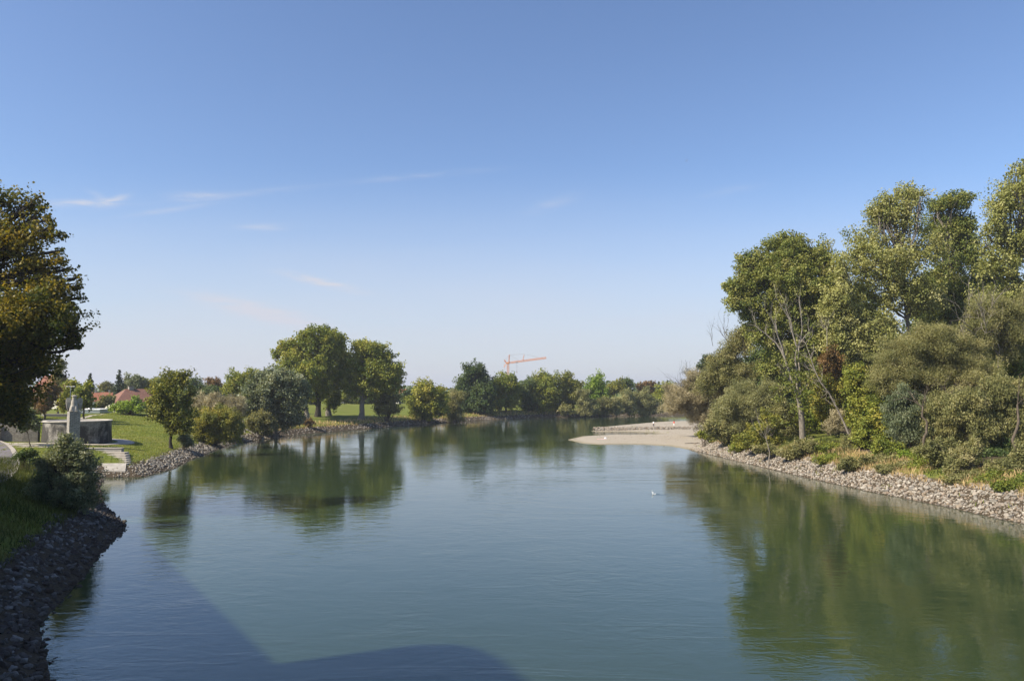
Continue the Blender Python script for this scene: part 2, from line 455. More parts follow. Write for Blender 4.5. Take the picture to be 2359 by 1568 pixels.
# ------------------------------------------------------------------ river water
def water_material():
    m, t = mat_new('river_water')
    co = t.n('ShaderNodeTexCoord').outputs['Object']
    big = t.noise(t.mapping(co, scale=(.03, .012, 1)), 1.0, 3, 0.5)
    # calm and ruffled patches drift down the stream
    ruff = t.noise(t.mapping(co, scale=(.045, .022, 1), rot=(0, 0, R(12))), 1.0, 4, 0.6, 0.8)
    ruff = t.ramp(ruff, [(0.42, .10), (0.66, 1.0)])
    w1 = t.noise(t.mapping(co, scale=(.55, .9, 1)), 1.0, 4, 0.6, 0.9)
    w2 = t.noise(t.mapping(co, scale=(2.2, 3.2, 1), rot=(0, 0, R(-18))), 1.0, 3, 0.55, 0.4)
    w3 = t.noise(t.mapping(co, scale=(.16, .2, 1), rot=(0, 0, R(25))), 1.0, 3, 0.5, 1.2)
    h = t.math('MULTIPLY_ADD', w1, 0.085, t.math('MULTIPLY', w2, t.math('MULTIPLY', ruff, 0.030)))
    h = t.math('ADD', t.math('MULTIPLY', h, t.math('MULTIPLY_ADD', ruff, .8, .25)), t.math('MULTIPLY', w3, 0.07))
    lines = t.noise(t.mapping(co, scale=(.06, .35, 1), rot=(0, 0, R(-4))), 1.0, 5, 0.65, 1.0)
    lines = t.math('MULTIPLY', t.ramp(lines, [(0.52, 0), (0.70, 1)]), t.ramp(t.noise(t.mapping(co, scale=(.016, .022, 1), loc=(3.3, 1.7, 0)), 1.0, 3, .55, .5), [(.45, .08), (.62, 1)]))
    w4 = t.noise(t.mapping(co, scale=(1.6, 3.6, 1)), 1.0, 3, 0.6, 0.3)
    h = t.math('ADD', h, t.math('MULTIPLY', t.math('MULTIPLY', w4, lines), 0.06))
    nrm = bump(t, h, 1.0, WATER_BUMP)
    body = t.ramp(big, [(0.3, (.023, .039, .017)), (0.7, (.029, .047, .021))])
    b = t.n('ShaderNodeBsdfPrincipled')
    t.put(b.inputs['Base Color'], body)
    b.inputs['Roughness'].default_value = 0.035
    b.inputs['IOR'].default_value = 1.68
    b.inputs['Specular IOR Level'].default_value = 0.5
    t.put(b.inputs['Normal'], nrm)
    out(t, b.outputs[0])
    return m
WATER_BUMP = 0.30
bmw = MB()
bmw.add([(-6000, -300, 0), (6000, -300, 0), (6000, 700, 0), (-6000, 700, 0)], [(0, 1, 2, 3)])
tag(bmw.build('river', water_material()), kind='structure')

# ------------------------------------------------------------------ riprap stones
def stone_mat(name, cols, dark):
    m, t = mat_new(name)
    a = t.n('ShaderNodeAttribute'); a.attribute_name = 'tint'
    oi = t.n('ShaderNodeObjectInfo')
    co = t.n('ShaderNodeNewGeometry').outputs['Position']
    n = t.noise(co, 5.0, 5, 0.65)
    f = t.math('FRACT', t.math('ADD', a.outputs['Fac'], oi.outputs['Random']))
    c = t.ramp(f, [(i / (len(cols) - 1), k) for i, k in enumerate(cols)])
    c = t.mix(1.0, c, t.ramp(n, [(0.25, .6), (0.75, 1.15)]), 'MULTIPLY')
    z = t.n('ShaderNodeSeparateXYZ'); t.put(z.inputs[0], co)
    wet = t.ramp(t.math('MULTIPLY_ADD', n, .35, t.math('MULTIPLY', z.outputs[2], 1.0)), [(0.20, 1), (0.20 + dark, 0)])
    c = t.mix(t.math('MULTIPLY', wet, .85), c, (.045, .032, .022, 1))        # algae and silt stain the stones at the waterline
    out(t, principled(t, c, 0.85, 0.3, bump(t, n, .5, .05)))
    return m
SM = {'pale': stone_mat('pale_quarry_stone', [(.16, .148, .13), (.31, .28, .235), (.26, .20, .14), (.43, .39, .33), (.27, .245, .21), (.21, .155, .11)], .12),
      'dark': stone_mat('shade_darkened_stone', [(.05, .043, .036), (.115, .108, .10), (.036, .023, .017), (.23, .222, .212), (.048, .033, .025), (.09, .078, .066)], .7),  # brown stone tones, darkened overall to paint in the bank's shade
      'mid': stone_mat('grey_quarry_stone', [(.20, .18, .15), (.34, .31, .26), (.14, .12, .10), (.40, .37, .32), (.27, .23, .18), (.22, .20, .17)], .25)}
def ico(sub):
    b = bmesh.new(); bmesh.ops.create_icosphere(b, subdivisions=sub, radius=1.0)
    v = np.array([k.co for k in b.verts]); f = np.array([[k.index for k in q.verts] for q in b.faces]); b.free()
    return v, f
ICO1, ICO2 = ico(1), ico(2)
def rock_shapes(base, n):
    res = []
    for k in range(n):
        v = base[0].copy()
        for _ in range(11):                       # flatten facets like broken quarry stone
            d = rng.normal(size=3); d /= np.linalg.norm(d)
            lim = rng.uniform(.38, .72)
            pr = v @ d
            v -= np.maximum(pr - lim, 0)[:, None] * d
        v *= np.array([1.0, rng.uniform(.6, .95), rng.uniform(.45, .75)])
        res.append(v + rng.normal(scale=.03, size=v.shape))
    return res
RS1, RS2 = rock_shapes(ICO1, 10), rock_shapes(ICO2, 8)
def rot_mats(n):
    q = rng.normal(size=(n, 4)); q[:, 1:3] *= .35; q /= np.linalg.norm(q, axis=1)[:, None]
    w_, x, y, z = q.T
    return np.stack([1 - 2 * (y * y + z * z), 2 * (x * y - z * w_), 2 * (x * z + y * w_), 2 * (x * y + z * w_), 1 - 2 * (x * x + z * z), 2 * (y * z - x * w_),
                     2 * (x * z - y * w_), 2 * (y * z + x * w_), 1 - 2 * (x * x + y * y)], -1).reshape(n, 3, 3)
def scatter(x0, x1, y0, y1, n, smin, smax, cond=None):
    x = rng.uniform(x0, x1, n); y = rng.uniform(y0, y1, n)
    s = sdf(x, y)
    ok = (s > smin) & (s < smax + .5 * lumps(x, y, .8))
    if cond is not None: ok &= cond(x, y, s)
    x, y = x[ok], y[ok]
    return np.stack([x, y, hgts(x, y)], -1)
def stones(name, pts, size, mat, shapes, faces, label=None):
    n = len(pts)
    if n == 0: return None
    Rm = rot_mats(n); sc = size[:, None] * .5
    pick = rng.integers(0, len(shapes), n)
    V = np.stack([shapes[k] for k in pick]) * sc[:, None]
    V = np.einsum('nij,nkj->nki', Rm, V) + pts[:, None]
    m = V.shape[1]
    Fc = (faces[None] + (np.arange(n) * m)[:, None, None]).reshape(-1, 3)
    me = bpy.data.meshes.new(name)
    me.vertices.add(n * m); me.vertices.foreach_set('co', V.astype(np.float32).ravel())
    me.loops.add(len(Fc) * 3); me.loops.foreach_set('vertex_index', Fc.astype(np.int32).ravel())
    me.polygons.add(len(Fc)); me.polygons.foreach_set('loop_start', np.arange(0, len(Fc) * 3, 3, dtype=np.int32))
    t_ = np.repeat(rng.random(n), len(faces))
    a = me.attributes.new('tint', 'FLOAT', 'FACE'); a.data.foreach_set('value', t_.astype(np.float32))
    me.update(calc_edges=True)
    o = link(name, me, mat)
    return tag(o, label, 'riprap', kind='stuff')
# near stretches first: the stones that show largest are things of their own
nl = scatter(-60, -14, 22, 103, 36000, -.5, 4.2, lambda x, y, s: ~is_right(x, y))
nr = scatter(34, 52, 58, 152, 36000, -.4, 4.0, lambda x, y, s: is_right(x, y))
nls = .30 + .42 * rng.random(len(nl)) ** 1.6 * np.where(rng.random(len(nl)) < .12, 1.5, 1.0)
nrs = .20 + .52 * rng.random(len(nr)) ** 1.8 * np.where(rng.random(len(nr)) < .08, 1.4, 1.0) * 1.05
def proj(p):
    d = p[:, 1]; v = (p[:, 2] - CAMZ) / d
    return CX + p[:, 0] / d * F, HZ - v * F
single = []
for pts, sz, which in ((nl, nls, 'dark'), (nr, nrs, 'pale')):
    qx, qy = proj(pts)
    vis = (qx > 8) & (qx < 2350) & (qy < 1560) & (pts[:, 2] > .12)
    key = np.where(vis, sz / pts[:, 1], 0)
    top = np.argsort(-key)[:150]
    single.append((top, which))
STONE_LABEL = {'dark': 'grey quarry stone darkened for shade on the near left bank', 'pale': 'pale quarry stone in the sunlit riprap of the right bank'}
protos = [None] * len(RS2)
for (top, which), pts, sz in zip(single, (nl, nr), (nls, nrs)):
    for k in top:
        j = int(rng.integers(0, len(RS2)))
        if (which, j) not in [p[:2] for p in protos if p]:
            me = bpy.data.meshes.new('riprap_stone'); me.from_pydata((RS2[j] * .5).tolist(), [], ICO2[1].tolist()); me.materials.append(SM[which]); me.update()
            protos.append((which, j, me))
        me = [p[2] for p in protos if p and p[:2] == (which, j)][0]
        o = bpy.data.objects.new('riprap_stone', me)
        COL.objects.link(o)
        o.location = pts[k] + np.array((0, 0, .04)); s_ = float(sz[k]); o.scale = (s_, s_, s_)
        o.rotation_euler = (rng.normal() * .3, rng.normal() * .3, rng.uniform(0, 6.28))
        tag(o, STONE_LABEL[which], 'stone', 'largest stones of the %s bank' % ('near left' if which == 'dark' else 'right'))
keep = np.ones(len(nl), bool); keep[single[0][0]] = False
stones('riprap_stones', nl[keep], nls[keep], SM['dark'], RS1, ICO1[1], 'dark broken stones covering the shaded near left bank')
keep = np.ones(len(nr), bool); keep[single[1][0]] = False
stones('riprap_stones', nr[keep], nrs[keep], SM['pale'], RS1, ICO1[1], 'pale broken stones along the foot of the right bank')
ml = scatter(-62, -40, 100, 190, 14000, -.4, 3.6, lambda x, y, s: ~is_right(x, y))
gap = np.abs(ml[:, 1] - 178) > 1.5
stones('riprap_stones', ml, rng.uniform(.3, .75, len(ml)), SM['mid'], RS1, ICO1[1], 'grey stones edging the bank below the meadow and steps')
fl = scatter(-62, 72, 188, 372, 42000, -.5, 3.6, lambda x, y, s: ~is_right(x, y))
stones('riprap_stones', fl, rng.uniform(.4, .95, len(fl)), SM['mid'], RS1, ICO1[1], 'grey stones along the far bank under the trees')
# stones of the low groyne, and those that spill on to the sand beneath the right bank
ga, gb = W(1368, 992.4)[:2], W(1640, 990.6)[:2]
tt = rng.random(2300); off = rng.normal(size=2300) * 1.35
gd = (gb - ga) / np.linalg.norm(gb - ga); gn = np.array((-gd[1], gd[0]))
gp = ga + np.outer(tt, gb - ga) + np.outer(off, gn * 1.0)
gp = np.column_stack([gp, np.maximum(.95 - .26 * np.abs(off) ** 1.5, .05)])
stones('groyne_stones', gp, rng.uniform(.45, 1.0, 2300), SM['pale'], RS1, ICO1[1], 'pale stones heaped in a low groyne beyond the sandbar')
sp_x = rng.uniform(33, 66, 5000); sp_y = rng.uniform(148, 250, 5000)
dd_ = sp_x - np.interp(sp_y, BK_Y, BK_X)
ok = (dd_ > -3.5 + 2.5 * rng.random(5000)) & (dd_ < 4.5) & (sdf(sp_x, sp_y) > -.2)
sp = np.stack([sp_x[ok], sp_y[ok], hgts(sp_x[ok], sp_y[ok])], -1)
stones('riprap_stones', sp, rng.uniform(.3, .8, len(sp)), SM['pale'], RS1, ICO1[1], 'pale stones at the foot of the bank behind the sandbar')

# pebbles, drift and weeds on the sandbars
pb_x = rng.uniform(12, 60, 9000); pb_y = rng.uniform(150, 285, 9000); pb_s = sdf(pb_x, pb_y)
ok = (pb_s > .1) & (pb_x < np.interp(pb_y, BK_Y, BK_X)) & (lumps(pb_x, pb_y, .45) + rng.normal(size=9000) * .5 > .15)
pp = np.stack([pb_x[ok], pb_y[ok], hgts(pb_x[ok], pb_y[ok])], -1)
tag(stones('pebbles', pp, .10 + .30 * rng.random(len(pp)) ** 3, SM['mid'], RS1, ICO1[1], 'scattered pebbles and small stones on the sandbar'), cat='pebbles')
# ------------------------------------------------------------------ trees and shrubs
def unit(v): return v / (np.linalg.norm(v, axis=-1, keepdims=True) + 1e-9)
def leaves(C, rc, tint, l, wd, cov, style, lobe_dir, lift=.25):
    """leaf-sized faces for clumps C (n,3) with radii rc (n,)"""
    k = np.maximum((12.6 * rc * rc * cov / (l * wd) * rng.uniform(.55, 1.35, len(C))).astype(int), 4)
    i = np.repeat(np.arange(len(C)), k); n = len(i)
    g = rng.normal(size=(n, 3)); g *= np.minimum(1, 2.1 / np.linalg.norm(g, axis=1))[:, None]
    ld = lobe_dir[i]
    # a clump is a spray: longer along its twig than across
    ax = unit(lobe_dir + rng.normal(size=lobe_dir.shape) * .45 + np.array([0, 0, lift]))[i]
    off = g * rc[i][:, None] * .52
    off = off + ax * ((off * ax).sum(1) * .55)[:, None]
    off[:, 2] *= .85
    size = rng.uniform(.6, 1.35, n)
    if style == 'weep':
        off = off * np.array([.9, .9, .5])
        off[:, 2] -= rng.random(n) ** 1.2 * rc[i] * 1.1
        nrm = unit(rng.normal(size=(n, 3)) * np.array([1, 1, .45]) + ld * .4)
        t = unit(np.array([0, 0, -1.0]) + rng.normal(size=(n, 3)) * .5)
    elif style == 'twig':
        nrm = unit(rng.normal(size=(n, 3)))
        t = unit(ld * .8 + np.array([0, 0, .5]) + rng.normal(size=(n, 3)) * .55)
    else:
        nrm = unit(unit(off) * .30 + ld * .22 + np.array([0, 0, .35]) + rng.normal(size=(n, 3)) * .66)
        t = rng.normal(size=(n, 3))
    p = C[i] + off
    b = unit(np.cross(nrm, t)); t = unit(np.cross(b, nrm))
    hl = (t * (l * .5 * size)[:, None]); hw = b * (wd * .5 * size)[:, None]
    V = np.stack([p - hl, p + hw * 1.0 - hl * .1, p + hl, p - hw - hl * .1], 1)
    tn = np.clip(tint[i] + rng.normal(size=n) * .11, 0, 1)
    return V, tn
def limb(mb, a, b, r0, r1, sag=.12, seg=5, sides=6):
    a, b = np.asarray(a, float), np.asarray(b, float)
    L = np.linalg.norm(b - a)
    t = np.linspace(0, 1, seg + 1)[:, None]
    p = a + (b - a) * t
    bend = rng.normal(size=3) * L * sag * .6; bend[2] = -abs(bend[2]) * .4 + L * .05
    p = p + np.sin(t * math.pi) * bend + np.vstack([np.zeros(3), rng.normal(size=(seg - 1, 3)) * L * .025, np.zeros(3)])
    mb.tube(p, np.linspace(r0, r1, seg + 1), sides, cap=False)
    return p
def twigs(mb, p0, d, L, r, level, spread=.6, up=.25, n=3):
    d = unit(np.asarray(d, float)); seg = 4
    pts = [np.asarray(p0, float)]
    for k in range(seg):
        d = unit(d + rng.normal(size=3) * .16 + np.array([0, 0, up * .25]))
        pts.append(pts[-1] + d * L / seg)
    mb.tube(pts, np.linspace(r, r * .45, seg + 1), 4 if level < 2 else 5, cap=False)
    if level > 0:
        for k in range(n):
            q = pts[int(rng.integers(1, seg + 1))]
            twigs(mb, q, d + rng.normal(size=3) * spread, L * rng.uniform(.45, .75), r * .5, level - 1, spread, up, n)
def tree(name, label, cat, d, base, lobes, leaf=(.34, .26), mat='green', bark='brown', r0=.3, cov=1.0, style='broad', rc=(.7, 1.3),
         group=None, bias=0.0, parts=('trunk', 'crown'), limbs=8, base_d=None, lean=None, trunk_to=.7, fill=.75, extra=None, lift=.25):
    """lobes: (px, py, rx, ry[, depth offset[, cover[, tint bias]]]) as seen from the bridge; each is a rounded mass with real depth"""
    bd = base_d or d
    bx = P(base, 900, bd)[0]; b0 = np.array((bx, bd, hgt(bx, bd) - .1))
    root = empty(name, b0, label, cat, group)
    Vs, Ts, wood = [], [], MB()
    cents = []
    # smaller masses bridge the gaps between neighbouring ones
    lobes = [tuple(lb) for lb in lobes]; own = list(lobes)
    for i_, lb in enumerate(own):
        oth = sorted((o_ for o_ in own if o_ is not lb), key=lambda o_: (o_[0] - lb[0]) ** 2 + (o_[1] - lb[1]) ** 2)[:2]
        for o_ in oth[:1 + (i_ % 2)]:
            f_ = rng.uniform(.35, .65); q_ = rng.uniform(.5, .75)
            lobes.append((lb[0] + (o_[0] - lb[0]) * f_, lb[1] + (o_[1] - lb[1]) * f_ , min(lb[2], o_[2]) * q_, min(lb[3], o_[3]) * q_, None, min(lb[5] if len(lb) > 5 else 1, o_[5] if len(o_) > 5 else 1) * .9, (lb[6] if len(lb) > 6 else 0) * .5))
    for lb in lobes:
        px, py, rx, ry = lb[:4]
        dd = lb[4] if len(lb) > 4 and lb[4] is not None else rng.uniform(-.35, .35) * px2m(rx, d)
        cv_ = lb[5] if len(lb) > 5 else 1.0
        tb = lb[6] if len(lb) > 6 else 0.0  # per-lobe tint, also used to paint sunlit patches into a crown
        c = P(px, py, d + dd)
        r = np.array((px2m(rx, d), px2m((rx + ry) / 2, d), px2m(ry, d)))
        Rm = r.mean()
        lo, hi = rc[0], min(rc[1], max(rc[0], Rm * .42))
        rmean = (lo + hi) / 2
        m = max(5, int(4.2 * (Rm / rmean) ** 2 * fill + (Rm / rmean) ** 3 * .30))
        u = unit(rng.normal(size=(m, 3)))
        rad = rng.random(m) ** .42 * rng.uniform(.75, 1.28, m)
        rcl = rng.uniform(lo, hi, m) if hi > lo else np.full(m, lo)
        shrink = np.maximum(r[None] * 1.04 - rcl[:, None] * .5, r * .35)
        C = c + u * rad[:, None] * shrink
        zz = hgts(C[:, 0], C[:, 1]); C[:, 2] = np.maximum(C[:, 2], zz + rcl * .5)
        tint = np.clip(.44 + bias + tb + rng.normal(size=m) * .19, 0, 1)
        V, T = leaves(C, rcl, tint, leaf[0], leaf[1], cov * cv_, style, u * rad[:, None], lift)
        gz = hgts(V[:, 0, 0], V[:, 0, 1]); ok = V[:, :, 2].min(1) > gz - .05
        Vs.append(V[ok]); Ts.append(T[ok])
        cents.append((c, r, C, u))
    top = max(c[2] + r[2] * .5 for c, r, _, _ in cents)
    mass = np.array([r.prod() for _, r, _, _ in cents])
    cen = np.average([c for c, _, _, _ in cents], axis=0, weights=mass)
    if parts[0] == 'trunk':
        tip = b0 + (cen - b0) * 1.0; tip[2] = b0[2] + (top - b0[2]) * trunk_to
        tip[:2] = b0[:2] + (cen[:2] - b0[:2]) * .8
        if lean is not None: tip = P(lean[0], lean[1], bd)
        H = np.linalg.norm(tip - b0)
        seg = 8; t = np.linspace(0, 1, seg + 1)[:, None]
        wob = rng.normal(size=(seg + 1, 3)) * H * .012; wob[0] = 0
        pts = b0 + (tip - b0) * t + wob
        pts[:, :2] += (np.sin(t * 2.6) * rng.normal(size=2) * H * .02)
        rr = r0 * (1 - .72 * t[:, 0]); rr[0] *= 1.35
        wood.tube(pts, rr, 9, cap=False)
        for c, r, C, u in cents:
            hz = np.clip((c[2] - r[2] * .9 - b0[2]) / max(tip[2] - b0[2], .1), .22, .93)
            k = int(hz * seg)
            pl = limb(wood, pts[k], c + np.array((0, 0, -.1 * r[2])), rr[k] * .55, .05 + r0 * .12, seg=6)
            for q in range(min(limbs, len(C))):
                j = int(rng.integers(0, len(C)))
                limb(wood, pl[int(rng.integers(2, 7))], C[j] + u[j] * .2, .03 + r0 * .10, .02, seg=3, sides=4)
    else:
        for c, r, C, u in cents:
            for q in range(limbs):
                j = int(rng.integers(0, len(C)))
                limb(wood, b0 + rng.normal(size=3) * np.array([.3, .3, 0]), C[j] + u[j] * .3, r0, .015, seg=4, sides=4)
    if extra: extra(wood)
    wood.build(parts[0], BM[bark], root, b0, smooth=True)
    quads(parts[1], np.concatenate(Vs), np.concatenate(Ts), LM[mat], root, b0)
    return root
SH = ('stems', 'foliage')
def conifer(name, label, d, px, top, bot, half, mat='spruce', group=None):
    b0 = at(px, d); z0, z1 = P(px, bot, d)[2], P(px, top, d)[2]
    root = empty(name, b0, label, 'tree', group)
    Rb = px2m(half, d); wood = MB(); wood.tube([b0, (b0[0], d, z1)], [.28, .03], 7)
    Vs = []
    nl = 22
    for k in range(nl):
        f = k / (nl - 1); z = z0 + (z1 - z0) * f; r = Rb * (1 - f) ** .85 * rng.uniform(.8, 1.12) + .15
        for a in rng.uniform(0, 6.28, int(6 + 9 * (1 - f))):
            n = int(4 + r * 5)
            s = np.linspace(.12, 1, n) * r * rng.uniform(.8, 1.1)
            c = np.column_stack([b0[0] + np.cos(a) * s, d + np.sin(a) * s, z - s * .28 + (s / r) ** 3 * .12 * r])
            q = rng.normal(size=(n, 3)) * .10
            tdir = unit(np.array([math.cos(a), math.sin(a), -.15]) + rng.normal(size=(n, 3)) * .5)
            bb = unit(np.cross(tdir, rng.normal(size=(n, 3)) * .5 + np.array([0, 0, 1])))
            l, w_ = .5, .34
            Vs.append(np.stack([c + q - tdir * l / 2, c + q + bb * w_, c + q + tdir * l / 2, c + q - bb * w_], 1))
    V = np.concatenate(Vs)
    wood.build('trunk', BM['dark'], root, b0, smooth=True)
    quads('crown', V, np.clip(rng.normal(size=len(V)) * .2 + .4, 0, 1), LM[mat], root, b0)
    return root

# ---- left side: the big maple whose crown hangs into the picture
tree('maple_tree', 'large maple tinted gold where sunlit, its dark crown hanging in at the left edge', 'tree', 72, -190,
     [(-25, 455, 70, 50, 0, .55), (60, 485, 42, 40, 1, .5, .05), (25, 545, 80, 50, -1, .6, .3), (125, 543, 36, 16, 0, .6), (85, 610, 66, 50, 0, .75, .3), (-70, 620, 130, 110, 1, 1, .15),
      (118, 675, 58, 50, -1, .8, .2), (55, 730, 130, 75, -2, 1.0, .05), (150, 735, 34, 36, 0, .8), (-60, 790, 150, 100, 0, 1, 0), (70, 815, 80, 52, 1, .9), (160, 785, 24, 18, 0, .8),
      (5, 890, 85, 65, 0, 1.1, -.05), (-80, 930, 110, 70, 0, 1), (30, 950, 38, 34, 0, 1.1, -.05), (90, 850, 40, 35, 0, .9), (175, 640, 18, 11, 0, .6, .15), (186, 684, 16, 12, 0, .6, .1), (180, 760, 18, 12, 0, .7), (184, 795, 12, 12, 0, .7), (142, 598, 18, 13, 0, .55, .2), (115, 505, 16, 12, 0, .5, .1), (85, 455, 18, 12, 0, .5), (-190, 700, 120, 200, 0, .8)],
     leaf=(.27, .24), mat='maple', bark='dark', r0=.55, cov=.62, rc=(.4, .85), limbs=8)  # upper lobes tinted gold, sunlit patches painted into the leaf colour
tree('small_tree', 'slim young tree with dull leaves before the straight stone wall', 'tree', 118, 77,
     [(45, 955, 30, 25), (70, 970, 22, 22), (55, 985, 18, 15)], leaf=(.3, .24), mat='silver', r0=.09, cov=1.0, rc=(.5, .9), bark='brown', bias=-.2)
tree('willow_shrub', 'dark willow bush in front of the column on the near left bank', 'shrub', 66, 152,
     [(150, 1110, 62, 50), (150, 1055, 48, 38), (152, 1015, 18, 26, 0, .45, .15), (108, 1064, 28, 22, 0, .8, .1), (195, 1085, 30, 44), (160, 1140, 58, 32), (112, 1110, 30, 35), (200, 1140, 26, 24), (182, 1046, 26, 28, 0, .7, .1)],
     leaf=(.24, .09), mat='silver', bark='dark', r0=.05, cov=1.25, rc=(.35, .7), parts=SH, limbs=6, bias=-.16)
tree('low_shrub', 'low dark green bush behind the willow beside the left path', 'shrub', 92, 62,
     [(62, 1045, 22, 14), (45, 1050, 14, 10)], leaf=(.25, .16), mat='dark', r0=.03, parts=SH, limbs=4, rc=(.4, .7))
# ---- the meadow's edge
tree('meadow_tree', 'lone ragged tree with yellowing leaves on the left meadow', 'tree', 136, 398,
     [(385, 905, 42, 32), (400, 872, 32, 24, 0, .75), (432, 858, 16, 14, 0, .5), (415, 880, 22, 22, 0, .8), (372, 925, 32, 22), (405, 945, 34, 32), (385, 968, 28, 20), (424, 935, 22, 30), (358, 945, 22, 12, 0, .8), (402, 985, 26, 16), (420, 962, 26, 26), (370, 957, 26, 18), (348, 922, 18, 12, 0, .8), (428, 985, 16, 18), (440, 905, 14, 20, 0, .6)],
     leaf=(.36, .28), mat='yellow', bark='dark', r0=.28, cov=.62, rc=(.45, .95), bias=-.16, limbs=12)
tree('willow_shrub', 'small grey willow bush right of the ragged meadow tree', 'shrub', 139, 426, [(425, 1008, 18, 18), (432, 1020, 15, 10)], leaf=(.4, .12), mat='silver', r0=.04, parts=SH, rc=(.4, .8), limbs=5)
tree('willow_shrub', 'broad yellow-green bush above the stones left of the outfall', 'shrub', 156, 492,
     [(490, 965, 48, 34), (462, 985, 32, 28), (532, 978, 28, 36), (492, 1000, 48, 18), (550, 990, 14, 24)], leaf=(.42, .14), mat='yellow', r0=.05, parts=SH, rc=(.5, 1.0), limbs=6, cov=1.15)
tree('dry_shrub', 'greyish half bare bush rising behind the yellow-green bush', 'shrub', 170, 505,
     [(500, 930, 52, 24), (470, 930, 36, 20), (540, 938, 32, 26), (520, 955, 40, 20)], leaf=(.75, .07), mat='dry', r0=.05, parts=SH, style='twig', rc=(.6, 1.1), cov=1.0, limbs=14)
tree('white_poplar', 'dense silvery leaved poplar left of the great riverside trees', 'tree', 188, 640,
     [(640, 890, 60, 42), (590, 915, 48, 42), (680, 915, 36, 46), (630, 955, 58, 38), (668, 962, 34, 30), (612, 872, 38, 25), (690, 885, 22, 25), (570, 945, 30, 30), (655, 860, 30, 16)],
     leaf=(.52, .36), mat='silver', bark='grey', r0=.4, cov=1.1, rc=(.8, 1.5), trunk_to=.6)
tree('willow_shrub', 'rounded olive bush right beside the concrete outfall', 'shrub', 181, 598, [(600, 970, 34, 28), (618, 978, 18, 22), (580, 975, 16, 20)], leaf=(.45, .16), mat='willow', r0=.05, parts=SH, rc=(.5, 1.0), limbs=6)
tree('round_tree', 'light green round topped tree behind the silvery poplar', 'tree', 245, 560, [(562, 880, 44, 30), (540, 900, 26, 24), (590, 870, 30, 20)], leaf=(.6, .42), mat='green', r0=.3, rc=(.9, 1.6))
tree('small_shrub', 'small brownish bush under the leaning trunk', 'shrub', 212, 712, [(710, 972, 13, 10), (718, 974, 8, 8)], leaf=(.45, .3), mat='russet', r0=.04, parts=SH, rc=(.4, .8), limbs=5, bias=-.25)
GT = 'great riverside trees on the left meadow'
tree('plane_tree', 'tallest riverside tree with straight dark trunk at the group centre', 'tree', 238, 733,
     [(732, 790, 52, 34), (680, 800, 34, 28, 0, 1, .22), (655, 800, 22, 18, 0, .9, .25), (700, 835, 52, 32, 0, 1, .1), (745, 845, 42, 36), (780, 785, 24, 24), (715, 772, 26, 16, 0, .9, .15), (755, 765, 28, 14), (730, 885, 32, 30), (640, 815, 14, 14), (712, 905, 26, 22), (752, 900, 24, 24), (672, 850, 30, 26, 0, 1, .1)],
     leaf=(.6, .46), mat='green', bark='dark', r0=.85, cov=1.05, rc=(.9, 1.7), group=GT, lean=(735, 800))
tree('plane_tree', 'riverside tree with pale trunk wrapped in low shoots', 'tree', 247, 758,
     [(782, 812, 28, 34), (790, 850, 28, 32), (768, 885, 28, 28), (764, 928, 17, 16), (775, 915, 16, 22), (800, 870, 18, 20)], leaf=(.6, .46), mat='green', bark='grey', r0=.8, rc=(.9, 1.6), group=GT, bias=-.08, lean=(760, 830))
tree('plane_tree', 'riverside tree whose grey trunk leans left by the silvery poplar', 'tree', 228, 708,
     [(688, 862, 42, 28), (664, 842, 26, 26), (700, 895, 24, 24), (715, 860, 25, 30)], leaf=(.58, .44), mat='green', bark='grey', r0=.75, rc=(.9, 1.5), group=GT, lean=(694, 880))
tree('plane_tree', 'spreading riverside tree standing rightmost of the great four', 'tree', 241, 832,
     [(850, 808, 42, 26, 0, 1, .1), (888, 822, 28, 20), (820, 848, 36, 34), (868, 855, 44, 34), (914, 858, 20, 28, 0, .9, .12), (905, 888, 26, 22, 0, 1, .15), (845, 888, 34, 24), (835, 795, 22, 14), (880, 880, 28, 24), (815, 895, 22, 22), (858, 902, 26, 18), (790, 865, 22, 28)],
     leaf=(.6, .46), mat='green', bark='grey', r0=.9, rc=(.9, 1.7), group=GT, lean=(842, 830))
FB = 'trees along the far bank'
tree('willow_shrub', 'olive bush with trailing twigs right of the great trees', 'shrub', 246, 893, [(885, 908, 24, 24), (902, 935, 28, 22), (880, 940, 22, 18)], leaf=(.5, .3), mat='willow', r0=.08, parts=SH, rc=(.7, 1.2), bias=-.05)
tree('round_tree', 'round yellow-topped tree by the water before the grey willow', 'tree', 264, 990,
     [(985, 900, 38, 26, 0, 1, .15), (962, 925, 24, 30), (1012, 922, 28, 30), (988, 945, 42, 22)], leaf=(.62, .46), mat='green', r0=.35, rc=(.9, 1.6), group=FB)
tree('grey_willow', 'pale grey willow squeezed between round tree and dark oak', 'tree', 274, 1052, [(1050, 918, 22, 26), (1045, 940, 24, 20), (1052, 958, 22, 10)], leaf=(.75, .2), mat='willow', r0=.25, style='weep', rc=(1.0, 1.6), group=FB)
tree('oak_tree', 'tall dark oak with a narrow raised top on the far bank', 'tree', 302, 1095,
     [(1090, 851, 24, 17), (1078, 880, 30, 24), (1110, 875, 24, 24), (1118, 905, 26, 34), (1090, 920, 44, 30), (1062, 905, 18, 20), (1100, 940, 45, 20)], leaf=(.66, .5), mat='dark', r0=.6, rc=(1.0, 1.8), group=FB, cov=1.15)
tree('round_tree', 'green tree directly below the crane on the far bank', 'tree', 312, 1166, [(1162, 885, 32, 28), (1180, 900, 26, 30), (1165, 925, 38, 26), (1150, 905, 24, 30)], leaf=(.66, .5), mat='green', r0=.4, rc=(1.0, 1.8), group=FB, bias=-.12)
